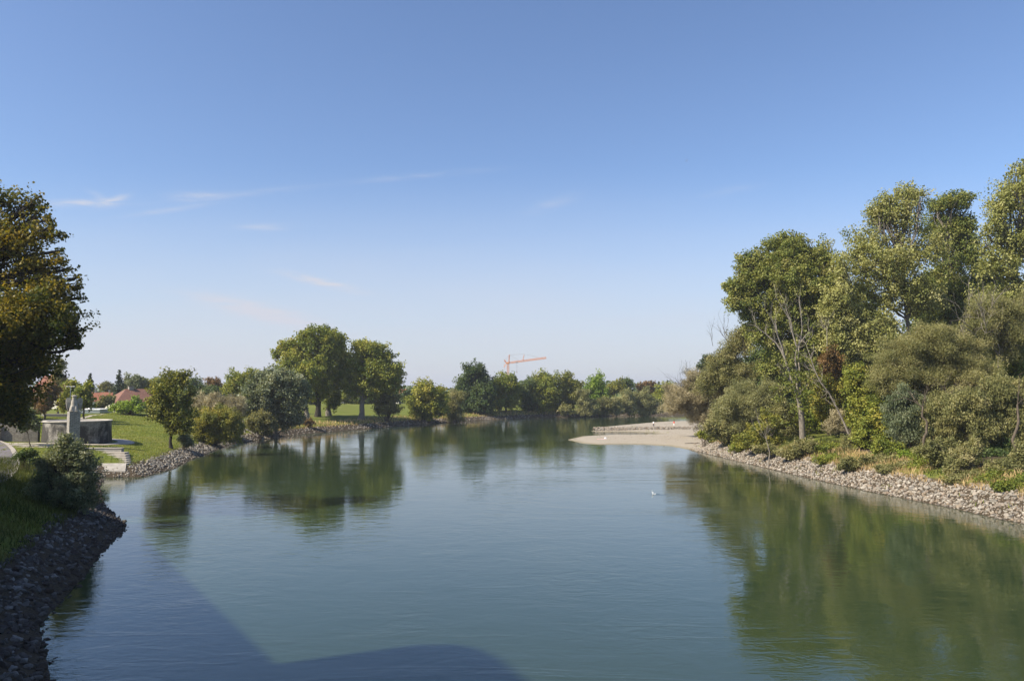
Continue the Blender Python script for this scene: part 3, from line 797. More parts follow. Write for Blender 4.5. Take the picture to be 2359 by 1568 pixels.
tree('round_tree', 'dark leafy tree just right of the crane mast', 'tree', 320, 1218, [(1212, 905, 26, 30), (1222, 930, 30, 24), (1225, 890, 20, 22)], leaf=(.66, .5), mat='dark', r0=.4, rc=(1.0, 1.8), group=FB, bias=.2)
tree('round_tree', 'broad light green tree on the far bank with flat top', 'tree', 322, 1255, [(1245, 878, 26, 22), (1270, 882, 28, 24), (1258, 905, 38, 28), (1255, 930, 34, 22)], leaf=(.66, .5), mat='green', r0=.4, rc=(1.0, 1.8), group=FB)
tree('round_tree', 'yellowish brown topped tree behind the olive waterside bush', 'tree', 326, 1312, [(1302, 880, 24, 22), (1325, 890, 24, 26), (1312, 910, 34, 28), (1300, 930, 30, 22)], leaf=(.66, .5), mat='yellow', r0=.4, rc=(1.0, 1.8), group=FB, bias=-.2)
tree('willow_shrub', 'olive round bush at the water below the yellowish brown tree', 'shrub', 313, 1306, [(1306, 940, 16, 15), (1298, 945, 10, 10)], leaf=(.6, .35), mat='willow', r0=.06, parts=SH, rc=(.8, 1.4), bias=.1)
tree('grey_willow', 'grey willow with a round head left of the bright green tree', 'tree', 318, 1346, [(1344, 903, 17, 15), (1360, 930, 22, 18), (1345, 925, 15, 18), (1358, 946, 20, 9), (1338, 944, 14, 10)], leaf=(.7, .25), mat='palewillow', r0=.25, style='weep', rc=(1.0, 1.5), group=FB, bias=-.1)
tree('round_tree', 'bright green upright tree standing above the far willows', 'tree', 342, 1374, [(1374, 880, 22, 26), (1365, 900, 20, 25), (1385, 905, 18, 22), (1372, 925, 24, 20)], leaf=(.7, .5), mat='bright', r0=.4, rc=(1.0, 1.8), group=FB, bias=-.2)
tree('grey_willow', 'shaggy grey willow below the bare pale branches', 'tree', 326, 1394, [(1392, 926, 20, 18), (1402, 938, 18, 14), (1385, 945, 16, 10)], leaf=(.7, .25), mat='willow', r0=.25, style='weep', rc=(1.0, 1.5), group=FB)
tree('grey_willow', 'palest weeping willow trailing to the far waterline', 'tree', 328, 1420, [(1420, 924, 15, 16), (1412, 938, 14, 12), (1424, 946, 14, 8)], leaf=(.8, .22), mat='palewillow', r0=.22, style='weep', rc=(1.0, 1.5), group=FB, bias=.1)
tree('grey_willow', 'light olive willow between palest willow and largest far willow', 'tree', 332, 1450, [(1450, 914, 20, 20), (1446, 934, 20, 16), (1456, 946, 16, 8)], leaf=(.75, .24), mat='palewillow', r0=.25, style='weep', rc=(1.0, 1.6), group=FB)
tree('grey_willow', 'largest rounded willow at the end of the far bank', 'tree', 336, 1488, [(1480, 908, 22, 18), (1500, 930, 22, 18), (1478, 930, 22, 20), (1510, 940, 20, 12), (1482, 946, 20, 9)], leaf=(.75, .26), mat='palewillow', r0=.3, style='weep', rc=(1.0, 1.7), group=FB, bias=-.12)
for (px, m_, b_, lab, d_, ll) in ((1418, 'yellow', -.1, 'olive tree crown behind the far willows beside the bright tree', 385, [(1418, 888, 22, 14), (1405, 900, 18, 16)]),
                         (1442, 'dark', .2, 'bluish dark tree with pointed top behind the light olive willow', 392, [(1444, 880, 18, 12), (1440, 895, 24, 14)]),
                         (1490, 'russet', -.1, 'rusty brown tree behind the largest far willow', 395, [(1490, 886, 22, 10), (1488, 898, 26, 12)]),
                         (1530, 'green', 0, 'green tree where the far bank meets the right bushes', 380, [(1530, 895, 22, 16), (1545, 900, 22, 20), (1520, 915, 20, 20)])):
    tree('far_tree', lab, 'tree', d_, px, ll, leaf=(.75, .55), mat=m_, r0=.35, rc=(1.0, 1.8), group='trees behind the far willows', bias=b_)
for k, (px, top) in enumerate(((1500, 877), (1517, 879), (1537, 876))):
    conifer('spruce_tree', 'tiny dark spruce tip above the far treeline', 420, px, top, 905, 9, group='spruces behind the far willows')
# ---- left background, behind the dike
conifer('spruce_tree', 'dark spruce left of the small orange-roofed house', 290, 209, 861, 915, 17)
conifer('spruce_tree', 'tall slender spruce rising left of the hip roof chimney', 270, 276, 853, 925, 21)
BGD = [('leafy_tree', 'loose branched tree behind the chimney of the hip roof', 285, 312, [(310, 875, 22, 18), (325, 885, 14, 20), (300, 895, 22, 16)], 'silver', -.1),
       ('leafy_tree', 'green tree behind the right end of the hip roof', 292, 348, [(350, 885, 22, 14), (340, 895, 20, 14), (362, 893, 16, 16)], 'green', -.1),
       ('leafy_tree', 'tree with a light green top left of the meadow tree head', 288, 378, [(372, 878, 20, 14), (385, 892, 20, 16)], 'green', .05),
       ('leafy_tree', 'dark round tree right of the meadow tree head', 282, 452, [(450, 892, 24, 20), (462, 908, 22, 18), (440, 880, 14, 12)], 'dark', .25),
       ('leafy_tree', 'russet tree on the skyline left of the light round tree', 296, 492, [(488, 880, 18, 12), (502, 886, 10, 14)], 'russet', .05),
       ('leafy_tree', 'low dark tree beneath the russet tree', 280, 488, [(485, 902, 28, 15), (505, 908, 14, 12)], 'dark', .2),
       ('leafy_tree', 'brownish tree between tall spruce and loose tree', 300, 292, [(294, 880, 12, 14), (290, 895, 14, 14)], 'dry', -.1),
       ('leafy_tree', 'olive tree left of the tall spruce above the orange roof', 310, 246, [(246, 886, 14, 8), (252, 895, 14, 12), (235, 893, 10, 8)], 'willow', -.1),
       ('leafy_tree', 'olive tree hiding the gable of the small orange house', 222, 240, [(240, 925, 14, 14), (232, 935, 14, 12), (255, 920, 12, 12)], 'willow', 0),
       ('leafy_tree', 'green tree standing right behind the stone eagle', 176, 195, [(193, 905, 20, 20), (200, 925, 20, 18), (182, 920, 18, 24), (203, 888, 9, 12)], 'green', -.05),
       ('leafy_tree', 'yellow-green tree behind the left wing of the eagle', 180, 158, [(160, 900, 18, 26), (150, 925, 18, 24), (172, 890, 14, 16)], 'green', .12),
       ('leafy_tree', 'reddish brown tree left of the eagle beneath the maple', 168, 104, [(106, 912, 26, 26), (98, 935, 26, 18), (120, 895, 18, 16)], 'russet', -.1),
       ('leafy_tree', 'dull green tree in the shade behind the straight wall', 172, 55, [(60, 925, 30, 30), (30, 935, 34, 34), (0, 920, 40, 30), (75, 945, 18, 15)], 'yellow', -.25),
       ('birch_tree', 'drooping birch showing between maple crown and large red roof', 215, 136, [(140, 838, 10, 16), (132, 860, 16, 18), (138, 885, 18, 18)], 'willow', -.05)]
for nm, lab, d_, px, ll, m_, b_ in BGD:
    tree(nm, lab, 'tree', d_, px, ll, leaf=(.55, .4) if nm != 'birch_tree' else (.5, .16), mat=m_, r0=.25, rc=(.7, 1.3), bias=b_, style='weep' if nm == 'birch_tree' else 'broad')
tree('garden_shrub', 'fresh green bushes before the hip-roofed house', 'shrub', 205, 300, [(300, 936, 42, 13), (280, 940, 26, 10), (325, 938, 18, 14), (312, 922, 12, 12)], leaf=(.5, .34), mat='bright', r0=.05, parts=SH, rc=(.6, 1.1))
tree('garden_shrub', 'dark clipped bush right of the fresh green bushes', 'shrub', 203, 345, [(343, 938, 12, 12), (352, 940, 10, 10)], leaf=(.45, .3), mat='dark', r0=.05, parts=SH, rc=(.6, 1.0))
for k, (px, pyt, m_, lab) in enumerate(((795, 915, 'green', 'hedge tree behind the pale trunk of the great trees'), (850, 918, 'dark', 'dark hedge tree seen under the spreading riverside tree'),
                                   (905, 912, 'dark', 'dark tree behind the olive bush with trailing twigs'), (960, 905, 'dark', 'dark tree beside the red gable behind the meadow'),
                                   (700, 915, 'green', 'green hedge tree behind the leaning trunk'), (440, 925, 'willow', 'olive thicket right behind the lone meadow tree'))):
    tree('hedge_tree', lab, 'tree', 335 if px > 600 else 215, px, [(px, pyt, 24, 15), (px + 22, pyt + 6, 20, 12), (px - 20, pyt + 6, 20, 12)], leaf=(.7, .5), mat=m_, r0=.2, rc=(.9, 1.6), bias=-.05)
# ---- right bank
RB = 'tall trees of the right bank'
tree('poplar_tree', 'broad glossy green poplar at the left end of the right wood', 'tree', 150, 1838,
     [(1800, 600, 72, 48), (1868, 588, 58, 36), (1745, 635, 52, 42), (1820, 655, 82, 48), (1695, 655, 40, 26), (1712, 698, 42, 32), (1790, 725, 66, 48), (1868, 690, 66, 56), (1832, 780, 70, 52), (1748, 768, 38, 34),
      (1880, 790, 50, 56), (1842, 850, 60, 45), (1910, 640, 34, 48), (1780, 850, 40, 40), (1818, 560, 45, 28), (1725, 600, 28, 22)],
     leaf=(.34, .29), mat='poplar', bark='dark', r0=.62, cov=.9, rc=(.6, 1.15), group=RB, limbs=10)
tree('poplar_tree', 'airy pale poplar with visible branches, tallest inside the frame', 'tree', 141, 2092,
     [(2068, 500, 62, 52), (2110, 452, 34, 34), (2000, 560, 52, 42), (2050, 600, 82, 52), (2128, 570, 56, 56), (1978, 640, 46, 46), (2080, 672, 86, 46), (2000, 715, 58, 42), (2130, 695, 50, 46), (2015, 492, 28, 36), (1965, 590, 32, 26),
      (2085, 440, 26, 24), (2040, 470, 30, 34)],
     leaf=(.33, .27), mat='poplar_pale', bark='grey', r0=.55, cov=.40, rc=(.5, 1.15), group=RB, limbs=9, lift=1.1, fill=.62)
tree('poplar_tree', 'darker green poplar right behind the airy pale poplar', 'tree', 152, 2195,
     [(2195, 468, 38, 30), (2176, 525, 56, 48), (2212, 590, 56, 52), (2172, 650, 46, 46), (2228, 535, 26, 46), (2225, 455, 22, 18), (2160, 470, 22, 22), (2230, 680, 40, 34, 0, .6), (2190, 715, 44, 30, 0, .6), (2150, 730, 36, 26, 0, .7)],
     leaf=(.34, .29), mat='poplar', bark='grey', r0=.5, cov=.66, rc=(.55, 1.05), group=RB, bias=-.12, limbs=7, lift=.8)
tree('poplar_tree', 'pale poplar cut off by the right edge of the view', 'tree', 121, 2352,
     [(2335, 450, 52, 52), (2302, 490, 38, 40), (2330, 555, 56, 56), (2385, 410, 46, 46), (2312, 610, 40, 36), (2362, 680, 52, 56), (2400, 540, 60, 90), (2348, 395, 24, 26), (2285, 520, 22, 30), (2268, 610, 28, 44, 0, .55), (2262, 690, 34, 40, 0, .6), (2310, 690, 44, 40, 0, .7), (2262, 560, 18, 30, 0, .5)],
     leaf=(.31, .26), mat='poplar_pale', bark='grey', r0=.5, cov=.42, rc=(.5, 1.0), group=RB, limbs=8, bias=-.05, lift=1.0, fill=.62)
tree('round_tree', 'yellowish green tree filling the gap between the two left poplars', 'tree', 136, 1962,
     [(1962, 752, 52, 40), (1942, 805, 46, 38), (2010, 770, 46, 40), (1985, 820, 40, 35), (1955, 700, 36, 34), (2040, 745, 32, 28), (1925, 760, 30, 40), (1930, 670, 28, 40), (1912, 720, 26, 40), (1938, 610, 22, 36, 0, .8), (1925, 850, 34, 36)], leaf=(.32, .26), mat='poplar_pale', bark='brown', r0=.3, cov=.85, rc=(.7, 1.2), bias=.1)
tree('small_tree', 'reddish brown small tree beside the bare grey trunk', 'tree', 131, 1912, [(1914, 822, 22, 26), (1902, 845, 22, 24), (1925, 850, 18, 22)], leaf=(.34, .24), mat='russet', r0=.14, rc=(.6, 1.0), cov=.85)
tree('small_tree', 'yellow ochre small tree below the reddish brown one', 'tree', 130, 1905, [(1900, 885, 32, 32), (1925, 905, 28, 32), (1890, 935, 30, 30), (1920, 950, 30, 25)], leaf=(.34, .24), mat='yellow', r0=.14, rc=(.6, 1.0), bias=.18)
tree('ivy_tree', 'fresh green leafy small tree left of the olive willow', 'tree', 122, 1975, [(1965, 870, 28, 34), (1982, 915, 34, 34), (1990, 960, 38, 32), (2000, 880, 26, 28), (1968, 960, 24, 30)], leaf=(.32, .24), mat='green', r0=.15, rc=(.6, 1.0), cov=.95)
tree('olive_willow', 'huge rounded olive grey willow at the centre of the right bank', 'tree', 108, 2150,
     [(2135, 795, 78, 44), (2075, 830, 66, 48), (2205, 818, 72, 46), (2120, 868, 92, 46), (2235, 870, 72, 56), (2042, 880, 46, 46), (2160, 760, 46, 14), (2180, 880, 60, 40)],
     leaf=(.24, .07), mat='willow', bark='brown', r0=.42, cov=.85, rc=(.7, 1.4), limbs=14, style='twig', bias=.12)
tree('olive_willow', 'blue-grey dark willow hanging low below the huge olive willow', 'tree', 101, 2095, [(2085, 930, 48, 46), (2110, 975, 46, 46), (2072, 980, 28, 36), (2130, 1000, 26, 32)], leaf=(.30, .11), mat='silver', r0=.22, cov=1.05, rc=(.6, 1.0), bias=-.18, limbs=4, style='weep', base_d=107, trunk_to=.25)
def dry_top(px0, py0, d, n, L, up=.4, spread=.5, lean=-.3, r=.07, lev=2):
    def f(mb):
        for k in range(n):
            twigs(mb, P(px0 + rng.normal() * 22, py0 + rng.normal() * 14, d + rng.normal()), np.array([lean + rng.normal() * .45, rng.normal() * .3, up + rng.random() * .5]), L * rng.uniform(.7, 1.2), r, lev, spread)
    return f
tree('half_dead_willow', 'half dead willow with bare tangled twigs near the right edge', 'tree', 112, 2300,
     [(2285, 715, 52, 40, 0, .7), (2325, 790, 46, 46, 0, .8), (2250, 760, 46, 36, 0, .7), (2345, 720, 40, 50, 0, .7)], leaf=(.34, .07), mat='willow', bark='pale', r0=.24, cov=.75, rc=(.7, 1.3), style='twig', limbs=10, extra=dry_top(2280, 770, 111, 12, 4.5))
tree('ivy_tree', 'ivy green tree at the right edge below the cut poplar', 'tree', 116, 2345, [(2342, 800, 30, 40), (2330, 860, 40, 42), (2362, 880, 34, 46), (2300, 740, 20, 26), (2265, 725, 16, 36)], leaf=(.32, .26), mat='green', r0=.25, rc=(.6, 1.1), bias=-.1)
tree('leafy_willow', 'sunlit leafy willow drooping over the dark hollow', 'tree', 93, 2290,
     [(2275, 945, 66, 50), (2335, 965, 60, 60), (2225, 935, 44, 44), (2360, 1020, 44, 45), (2300, 900, 64, 40), (2345, 905, 44, 44), (2270, 990, 36, 34), (2320, 1010, 34, 34)], leaf=(.26, .13), mat='willow', bark='dark', r0=.35, cov=1.0, rc=(.55, .95), limbs=5, bias=.02, style='weep', base_d=99, fill=.9, trunk_to=.25)
tree('leafy_willow', 'leafy willow left of the dark hollow with drooping curtain', 'tree', 97, 2185,
     [(2185, 925, 50, 40), (2165, 970, 32, 42), (2215, 965, 38, 36), (2195, 1000, 28, 30)], leaf=(.26, .12), mat='willow', bark='dark', r0=.25, cov=1.0, rc=(.5, .9), limbs=4, bias=.05, style='weep', base_d=103, trunk_to=.25)
tree('hanging_shrub', 'bright leafy bough hanging before the dark hollow over the stones', 'shrub', 85, 2215,
     [(2205, 1068, 24, 28), (2222, 1045, 30, 24), (2245, 1035, 20, 26), (2195, 1090, 16, 18)], leaf=(.22, .13), mat='willow', bark='brown', r0=.05, parts=SH, cov=1.0, rc=(.4, .7), bias=.12, limbs=7)
tree('grey_willow', 'grey-green rounded willow just left of the bare grey trunk', 'tree', 148, 1725,
     [(1722, 925, 56, 44), (1770, 905, 38, 38), (1678, 955, 42, 38), (1740, 968, 56, 34), (1790, 950, 30, 36)], leaf=(.32, .09), mat='palewillow', r0=.25, rc=(.7, 1.3), cov=.95, limbs=10, bias=-.05, style='twig')
tree('grey_willow', 'olive willow under the broad poplar with red tinge', 'tree', 162, 1688,
     [(1668, 845, 40, 36), (1700, 860, 44, 40), (1645, 885, 40, 34), (1700, 800, 30, 36, 0, .8), (1672, 815, 26, 26, 0, .7), (1625, 870, 26, 22, 0, .7), (1720, 770, 26, 30, 0, .8)], leaf=(.36, .13), mat='willow', r0=.2, rc=(.7, 1.2), cov=.85, bias=.05, extra=dry_top(1680, 800, 160, 5, 4.0, .6, .4, -.4, .05))
tree('dry_willow', 'brownish half bare willow leaning low over the sandbar', 'tree', 184, 1640,
     [(1572, 928, 48, 30), (1556, 938, 24, 14), (1612, 905, 46, 30), (1652, 925, 50, 46), (1626, 962, 38, 12), (1630, 960, 44, 30), (1580, 900, 28, 24), (1558, 920, 30, 26), (1605, 875, 34, 26, 0, .8), (1640, 880, 40, 36), (1545, 900, 16, 16, 0, .6)],
     leaf=(.6, .06), mat='dry', bark='dark', r0=.22, cov=1.0, rc=(.8, 1.5), style='twig', limbs=14, bias=.02, extra=dry_top(1590, 885, 183, 14, 3.2, .45, .5, -.4, .04))
tree('pine_tree', 'small dark blue-green tree poking above the brownish willow', 'tree', 205, 1628, [(1628, 828, 14, 12), (1620, 842, 18, 10), (1640, 845, 18, 14)], leaf=(.5, .3), mat='spruce', r0=.2, rc=(.7, 1.1), bias=.25)

# the bare tree: limbs follow what the photograph shows, the depth is spread about the trunk
BD = 126.0
bt = at(1848, BD); bare = empty('bare_tree', bt, 'mostly bare grey tree forking above its pale trunk', 'tree')
tm, bm_ = MB(), MB()
def path(mb, pts, r0, r1, dy=0.0, sides=8):
    m = len(pts)
    q = [P(a, b, BD + dy * i / (m - 1)) for i, (a, b) in enumerate(pts)]
    mb.tube(q, np.linspace(r0, r1, m), sides, cap=False); return q
q = path(tm, [(1849, 1012), (1848, 985), (1846, 955), (1842, 925), (1838, 910)], .50, .38)
big = [([(1838, 912), (1826, 885), (1818, 855), (1808, 825), (1800, 808), (1788, 790), (1765, 770), (1742, 752), (1738, 735)], .36, .07, 1.5),
       ([(1808, 825), (1802, 800), (1792, 775), (1785, 750), (1775, 730), (1762, 712)], .22, .04, -1.5),
       ([(1792, 775), (1787, 745), (1788, 725)], .15, .03, .5),
       ([(1840, 912), (1835, 880), (1836, 855), (1832, 830), (1836, 800), (1828, 775), (1822, 755), (1816, 730), (1800, 705), (1788, 685)], .28, .05, -1),
       ([(1843, 910), (1842, 880), (1842, 850), (1838, 820), (1842, 790), (1848, 760), (1846, 730), (1842, 700), (1842, 685)], .24, .05, 1.8),
       ([(1828, 775), (1822, 740), (1812, 715), (1806, 690)], .14, .03, 1), ([(1836, 800), (1850, 780), (1864, 762), (1862, 745)], .12, .03, -1),
       ([(1842, 905), (1856, 890), (1868, 876)], .16, .05, -.5), ([(1836, 830), (1852, 835), (1866, 855), (1878, 880)], .14, .04, 1),
       ([(1826, 885), (1812, 868), (1800, 850)], .1, .03, -1), ([(1765, 770), (1752, 760), (1740, 762)], .08, .02, -.5)]
for pts, a, b, dy in big:
    q = path(bm_, pts, a * .72, b * .55, dy, 6)
    for k in range(1, len(q)):
        for _ in range(2):
            dv = q[k] - q[k - 1]
            twigs(bm_, q[k], dv * .6 / np.linalg.norm(dv) + rng.normal(size=3) * np.array([.6, .5, .3]) + np.array([0, 0, .35]), rng.uniform(.8, 2.2), b * .3 + .012, 2, .5, .5, 2)
tm.build('trunk', BM['grey'], bare, bt, smooth=True)
bm_.build('branches', BM['pale'], bare, bt, smooth=True)
C = np.array([P(1838 + rng.normal() * 26, 880 + rng.normal() * 45, BD + rng.normal()) for _ in range(60)])
V, T = leaves(C, np.full(len(C), .7), np.full(len(C), .4), .34, .26, .45, 'broad', unit(rng.normal(size=C.shape)))
quads('foliage', V, T, LM['poplar'], bare, bt)
# the leaning trunk
lt0 = at(1958, 118); lean = empty('leaning_tree', lt0, 'thin grey trunk leaning left behind the riverside shrubs', 'tree')
m1 = MB(); pts = [P(a, b, 118 + k * .6) for k, (a, b) in enumerate([(1960, 1000), (1945, 975), (1928, 940), (1910, 905), (1890, 880), (1878, 855), (1868, 825), (1856, 790)])]
pts[0] = lt0 - np.array((0, 0, .1)); m1.tube(pts, np.linspace(.17, .04, len(pts)), 7, cap=False); m1.build('trunk', BM['grey'], lean, lt0, smooth=True)
m2 = MB()
for q in pts[2:]:
    for _ in range(3): twigs(m2, q, np.array([rng.normal() * .7 - .2, rng.normal() * .5, .5 + rng.random() * .4]), rng.uniform(1.2, 2.6), .04, 2, .5, .4, 2)
m2.build('branches', BM['pale'], lean, lt0, smooth=True)
for (px, py, d_, Ln, lab) in ((1652, 905, 168, 6.0, 'bare dead sapling standing before the brownish willow'), (1905, 760, 133, 4.0, 'bare crooked snag between the two left poplars'), (1765, 1010, 118, 5.0, 'pale dead stem leaning out of the yellowish thicket')):
    b0 = at(px, d_); o = empty('dead_sapling', b0, lab, 'tree'); mm = MB()
    tp = P(px, py, d_); ptl = [b0, (b0 + tp) / 2 + rng.normal(size=3) * .3, tp]
    mm.tube(ptl, [.11, .08, .05], 6, cap=False)
    mm.build('trunk', BM['pale'], o, b0, smooth=True); mm = MB()
    for _ in range(5): twigs(mm, tp, np.array([rng.normal() * .5 - .2, rng.normal() * .4, .8]), Ln * rng.uniform(.35, .6), .035, 2, .45, .5, 3)
    mm.build('branches', BM['pale'], o, b0, smooth=True)

# undergrowth above the stones, from the sandbar to the right edge
UG = [('shrub', 'long olive bush lying on the top stones beneath the blue-grey willow', 94, 2070, [(2060, 1082, 30, 12), (2088, 1090, 24, 10), (2035, 1078, 20, 10)], 'willow', .05, (.2, .1), 1.0),
      ('shrub', 'shaggy bush drooping to the stones right under the leafy willow', 82, 2310, [(2312, 1085, 30, 22), (2335, 1100, 26, 16), (2290, 1075, 22, 20)], 'willow', -.1, (.2, .1), 1.0),
      ('shrub', 'small bush spilling on to the stones below the yellowish thicket', 121, 1775, [(1772, 1035, 26, 12), (1750, 1032, 20, 10)], 'willow', .1, (.26, .13), 1.0),
      ('shrub', 'green weeds bulging over the stones right of the sandbar bushes', 134, 1700, [(1700, 1030, 26, 10), (1722, 1035, 20, 9)], 'green', 0, (.28, .18), .9),
      ('shrub', 'straw tinged bush left of the soft green bush under the bare trunk', 116, 1822, [(1818, 1045, 26, 12), (1800, 1040, 18, 10)], 'willow', .22, (.25, .13), .95),
      ('shrub', 'low green bush hugging the stones right of the soft green bush', 107, 1900, [(1895, 1058, 26, 11), (1918, 1062, 20, 9)], 'green', -.06, (.23, .15), .95),
      ('shrub', 'pale olive bush between the dark round bush and the nettles', 99, 2030, [(2022, 1068, 28, 16), (2045, 1060, 26, 18), (2000, 1060, 20, 14)], 'willow', .12, (.23, .12), 1.0),
      ('shrub', 'dense green bush over the stones right of the nettles', 92, 2115, [(2112, 1085, 28, 14), (2135, 1078, 26, 16)], 'green', -.1, (.21, .14), 1.0),
      ('shrub', 'grey green bush crouching under the bright hanging bough', 84, 2215, [(2222, 1110, 30, 13), (2195, 1105, 22, 12), (2250, 1105, 24, 14)], 'willow', -.05, (.2, .11), 1.0),
      ('shrub', 'dark bush above the stones between hanging bough and right edge', 81, 2275, [(2275, 1108, 28, 16), (2300, 1095, 26, 18)], 'green', -.2, (.2, .13), 1.0),
      ('shrub', 'green mass of bushes below the huge olive willow left of its trunk', 108, 2040, [(2010, 985, 40, 32), (2050, 1000, 36, 28), (2025, 950, 34, 34), (2060, 960, 30, 36), (1985, 1010, 26, 20)], 'green', -.02, (.27, .19), 1.0),
      ('shrub', 'olive thicket filling the space between both drooping willows', 100, 2150, [(2150, 985, 34, 36), (2135, 1015, 30, 26), (2170, 940, 36, 30), (2120, 945, 30, 30)], 'willow', -.05, (.25, .14), 1.0),
      ('shrub', 'olive boughs sweeping to the stones left of the dark hollow', 90, 2170, [(2165, 1060, 26, 22), (2140, 1035, 26, 22), (2180, 1030, 24, 24)], 'willow', -.08, (.22, .13), 1.0),
      ('shrub', 'leafy boughs sweeping down at the right edge above the stones', 84, 2345, [(2350, 1055, 38, 34), (2320, 1070, 26, 22), (2365, 1085, 26, 22)], 'willow', -.02, (.22, .13), 1.0),
      ('shrub', 'shadowed bush filling the mouth of the dark hollow', 92, 2280, [(2285, 1060, 34, 28), (2255, 1080, 26, 20), (2310, 1040, 30, 30)], 'dark', .0, (.24, .16), 1.0),
      ('shrub', 'tangled green bush under the broad poplar behind the bare trunk', 136, 1880, [(1875, 960, 30, 36), (1895, 990, 24, 20), (1860, 925, 26, 30)], 'green', -.12, (.32, .22), 1.0),
      ('shrub', 'olive shrub mass between grey-green willow and bare trunk', 133, 1805, [(1800, 950, 32, 34), (1815, 1000, 30, 22), (1780, 990, 26, 20)], 'willow', -.02, (.32, .14), 1.0),
      ('shrub', 'yellowing thicket below the grey-green willow', 128, 1760, [(1755, 1000, 44, 26), (1725, 1015, 36, 20), (1790, 1020, 30, 20), (1770, 970, 28, 24)], 'yellow', .0, (.32, .18), 1.0),
      ('shrub', 'brown tinged bushes nearest the sandbar below the brownish willow', 142, 1672, [(1665, 995, 34, 22), (1640, 985, 26, 20), (1690, 1015, 24, 14)], 'willow', .1, (.34, .16), 1.0),
      ('shrub', 'fresh green bush right at the sandbar end of the stones', 150, 1622, [(1618, 1000, 16, 10), (1640, 1010, 16, 9)], 'green', .1, (.3, .2), 1.0),
      ('shrub', 'soft green bush at the foot of the bare trunk', 114, 1860, [(1862, 1028, 34, 18), (1835, 1035, 26, 15)], 'willow', .0, (.26, .12), 1.0),
      ('shrub', 'dull olive bush just left of the clearing', 113, 1905, [(1902, 1038, 32, 16), (1925, 1030, 20, 12)], 'green', -.05, (.26, .16), .9),
      ('shrub', 'grey bush at the foot of the leaning trunk', 109, 1962, [(1968, 1020, 34, 26), (1990, 1035, 24, 18)], 'willow', .02, (.28, .10), 1.0),
      ('shrub', 'rounded dark bush sitting on the riprap below the clearing', 100, 1962, [(1960, 1068, 26, 16), (1975, 1078, 20, 12), (1945, 1075, 16, 9)], 'willow', -.15, (.22, .12), 1.15),
      ('shrub', 'green leafy bush under the blue-grey willow', 100, 2060, [(2055, 1035, 34, 18), (2085, 1045, 26, 18), (2030, 1025, 24, 20)], 'green', -.1, (.24, .17), 1.0),
      ('shrub', 'yellow-green nettle clump in front of the blue-grey willow', 97, 2085, [(2082, 1048, 14, 12), (2098, 1056, 10, 8)], 'bright', .1, (.2, .15), .9),
      ('shrub', 'dark green bush left of the bare earth slope', 95, 2130, [(2125, 1055, 28, 18), (2145, 1045, 20, 18), (2110, 1065, 16, 10)], 'green', -.12, (.22, .16), 1.0),
      ('shrub', 'shaded bush at the lower right above the last stones', 77, 2330, [(2330, 1118, 36, 15), (2360, 1108, 28, 18), (2300, 1120, 20, 10)], 'green', -.2, (.2, .13), .9),
      ('shrub', 'green shoots growing through the boughs below the broad poplar', 140, 1812, [(1808, 985, 30, 22), (1830, 965, 22, 24), (1785, 975, 20, 20)], 'green', -.1, (.32, .22), .9),
      ('shrub', 'brown dry bush between leaning trunk and clearing', 124, 1935, [(1930, 965, 24, 26), (1915, 985, 18, 16)], 'dry', .0, (.5, .06), .9)]
for nm, lab, d_, px, ll, m_, b_, lf, cv_ in UG:
    tree('bank_shrub', lab, 'shrub', d_, px, ll, leaf=lf, mat=m_, r0=.03, parts=SH, rc=(.35, .7), bias=b_, cov=cv_, limbs=5, style='twig' if m_ == 'dry' else 'broad', group='shrubs above the right riprap')
# the wood behind
WD = [(2165, 172, 665, 'poplar', 'tall shaded tree closing the gap behind the darker poplar'), (2268, 160, 640, 'poplar', 'tall shaded tree between darker poplar and cut poplar'), (1935, 172, 690, 'poplar', 'tall shaded tree between broad poplar and airy poplar'), (1760, 176, 820, 'dark', 'dark tree low behind the broad poplar at its left'), (1850, 172, 850, 'dark', 'dark tree behind the bare grey tree'), (1945, 168, 830, 'green', 'shaded green tree behind the reddish brown tree'),
      (2040, 170, 800, 'poplar', 'shaded poplar crown low behind the airy poplar'), (2140, 168, 770, 'dark', 'dark tree behind the huge olive willow'), (2240, 150, 770, 'poplar', 'leafy tree behind the half dead willow'), (2330, 145, 800, 'dark', 'dark tree behind the ivy green tree'),
      (2200, 130, 920, 'dark', 'dark understorey tree closing the back of the hollow'), (2330, 118, 960, 'dark', 'dark understorey tree behind the sunlit leafy willow'), (2060, 140, 930, 'dark', 'understorey tree behind the blue-grey willow'), (1870, 160, 930, 'dark', 'understorey tree behind the ochre tree')]
for px, d_, py, m_, lab in WD:
    tree('woodland_tree', lab, 'tree', d_, px, [(px, py, 55, 50), (px - 38, py + 50, 46, 46), (px + 38, py + 45, 46, 46), (px, py + 85, 60, 48)], leaf=(.55, .42), mat=m_, bark='dark', r0=.3, cov=.9, rc=(.9, 1.6), group='trees inside the right wood')
for px, d_, lab in ((2110, 96, 'slim dark trunk in the hollow nearest the bare slope'), (2180, 98, 'pale stump-like trunk beside the bare earth slope'), (2262, 92, 'dark trunk deep in the hollow under the leafy willow'), (2325, 88, 'thin dark trunk near the right edge under the leafy willow')):
    b0 = at(px, d_); o = empty('hollow_tree', b0, lab, 'tree', 'trunks in the dark hollow'); mm = MB()
    tp = b0 + np.array((rng.normal() * .6, 1.0, 6.0)); limb(mm, b0 - np.array((0, 0, .1)), tp, .2, .1, .05, 6, 7)
    mm.build('trunk', BM['brown'], o, b0, smooth=True); mm = MB()
    for _ in range(4): twigs(mm, tp, np.array([rng.normal() * .6, rng.normal() * .6, .5]), 2.5, .05, 2)
    mm.build('branches', BM['brown'], o, b0, smooth=True)

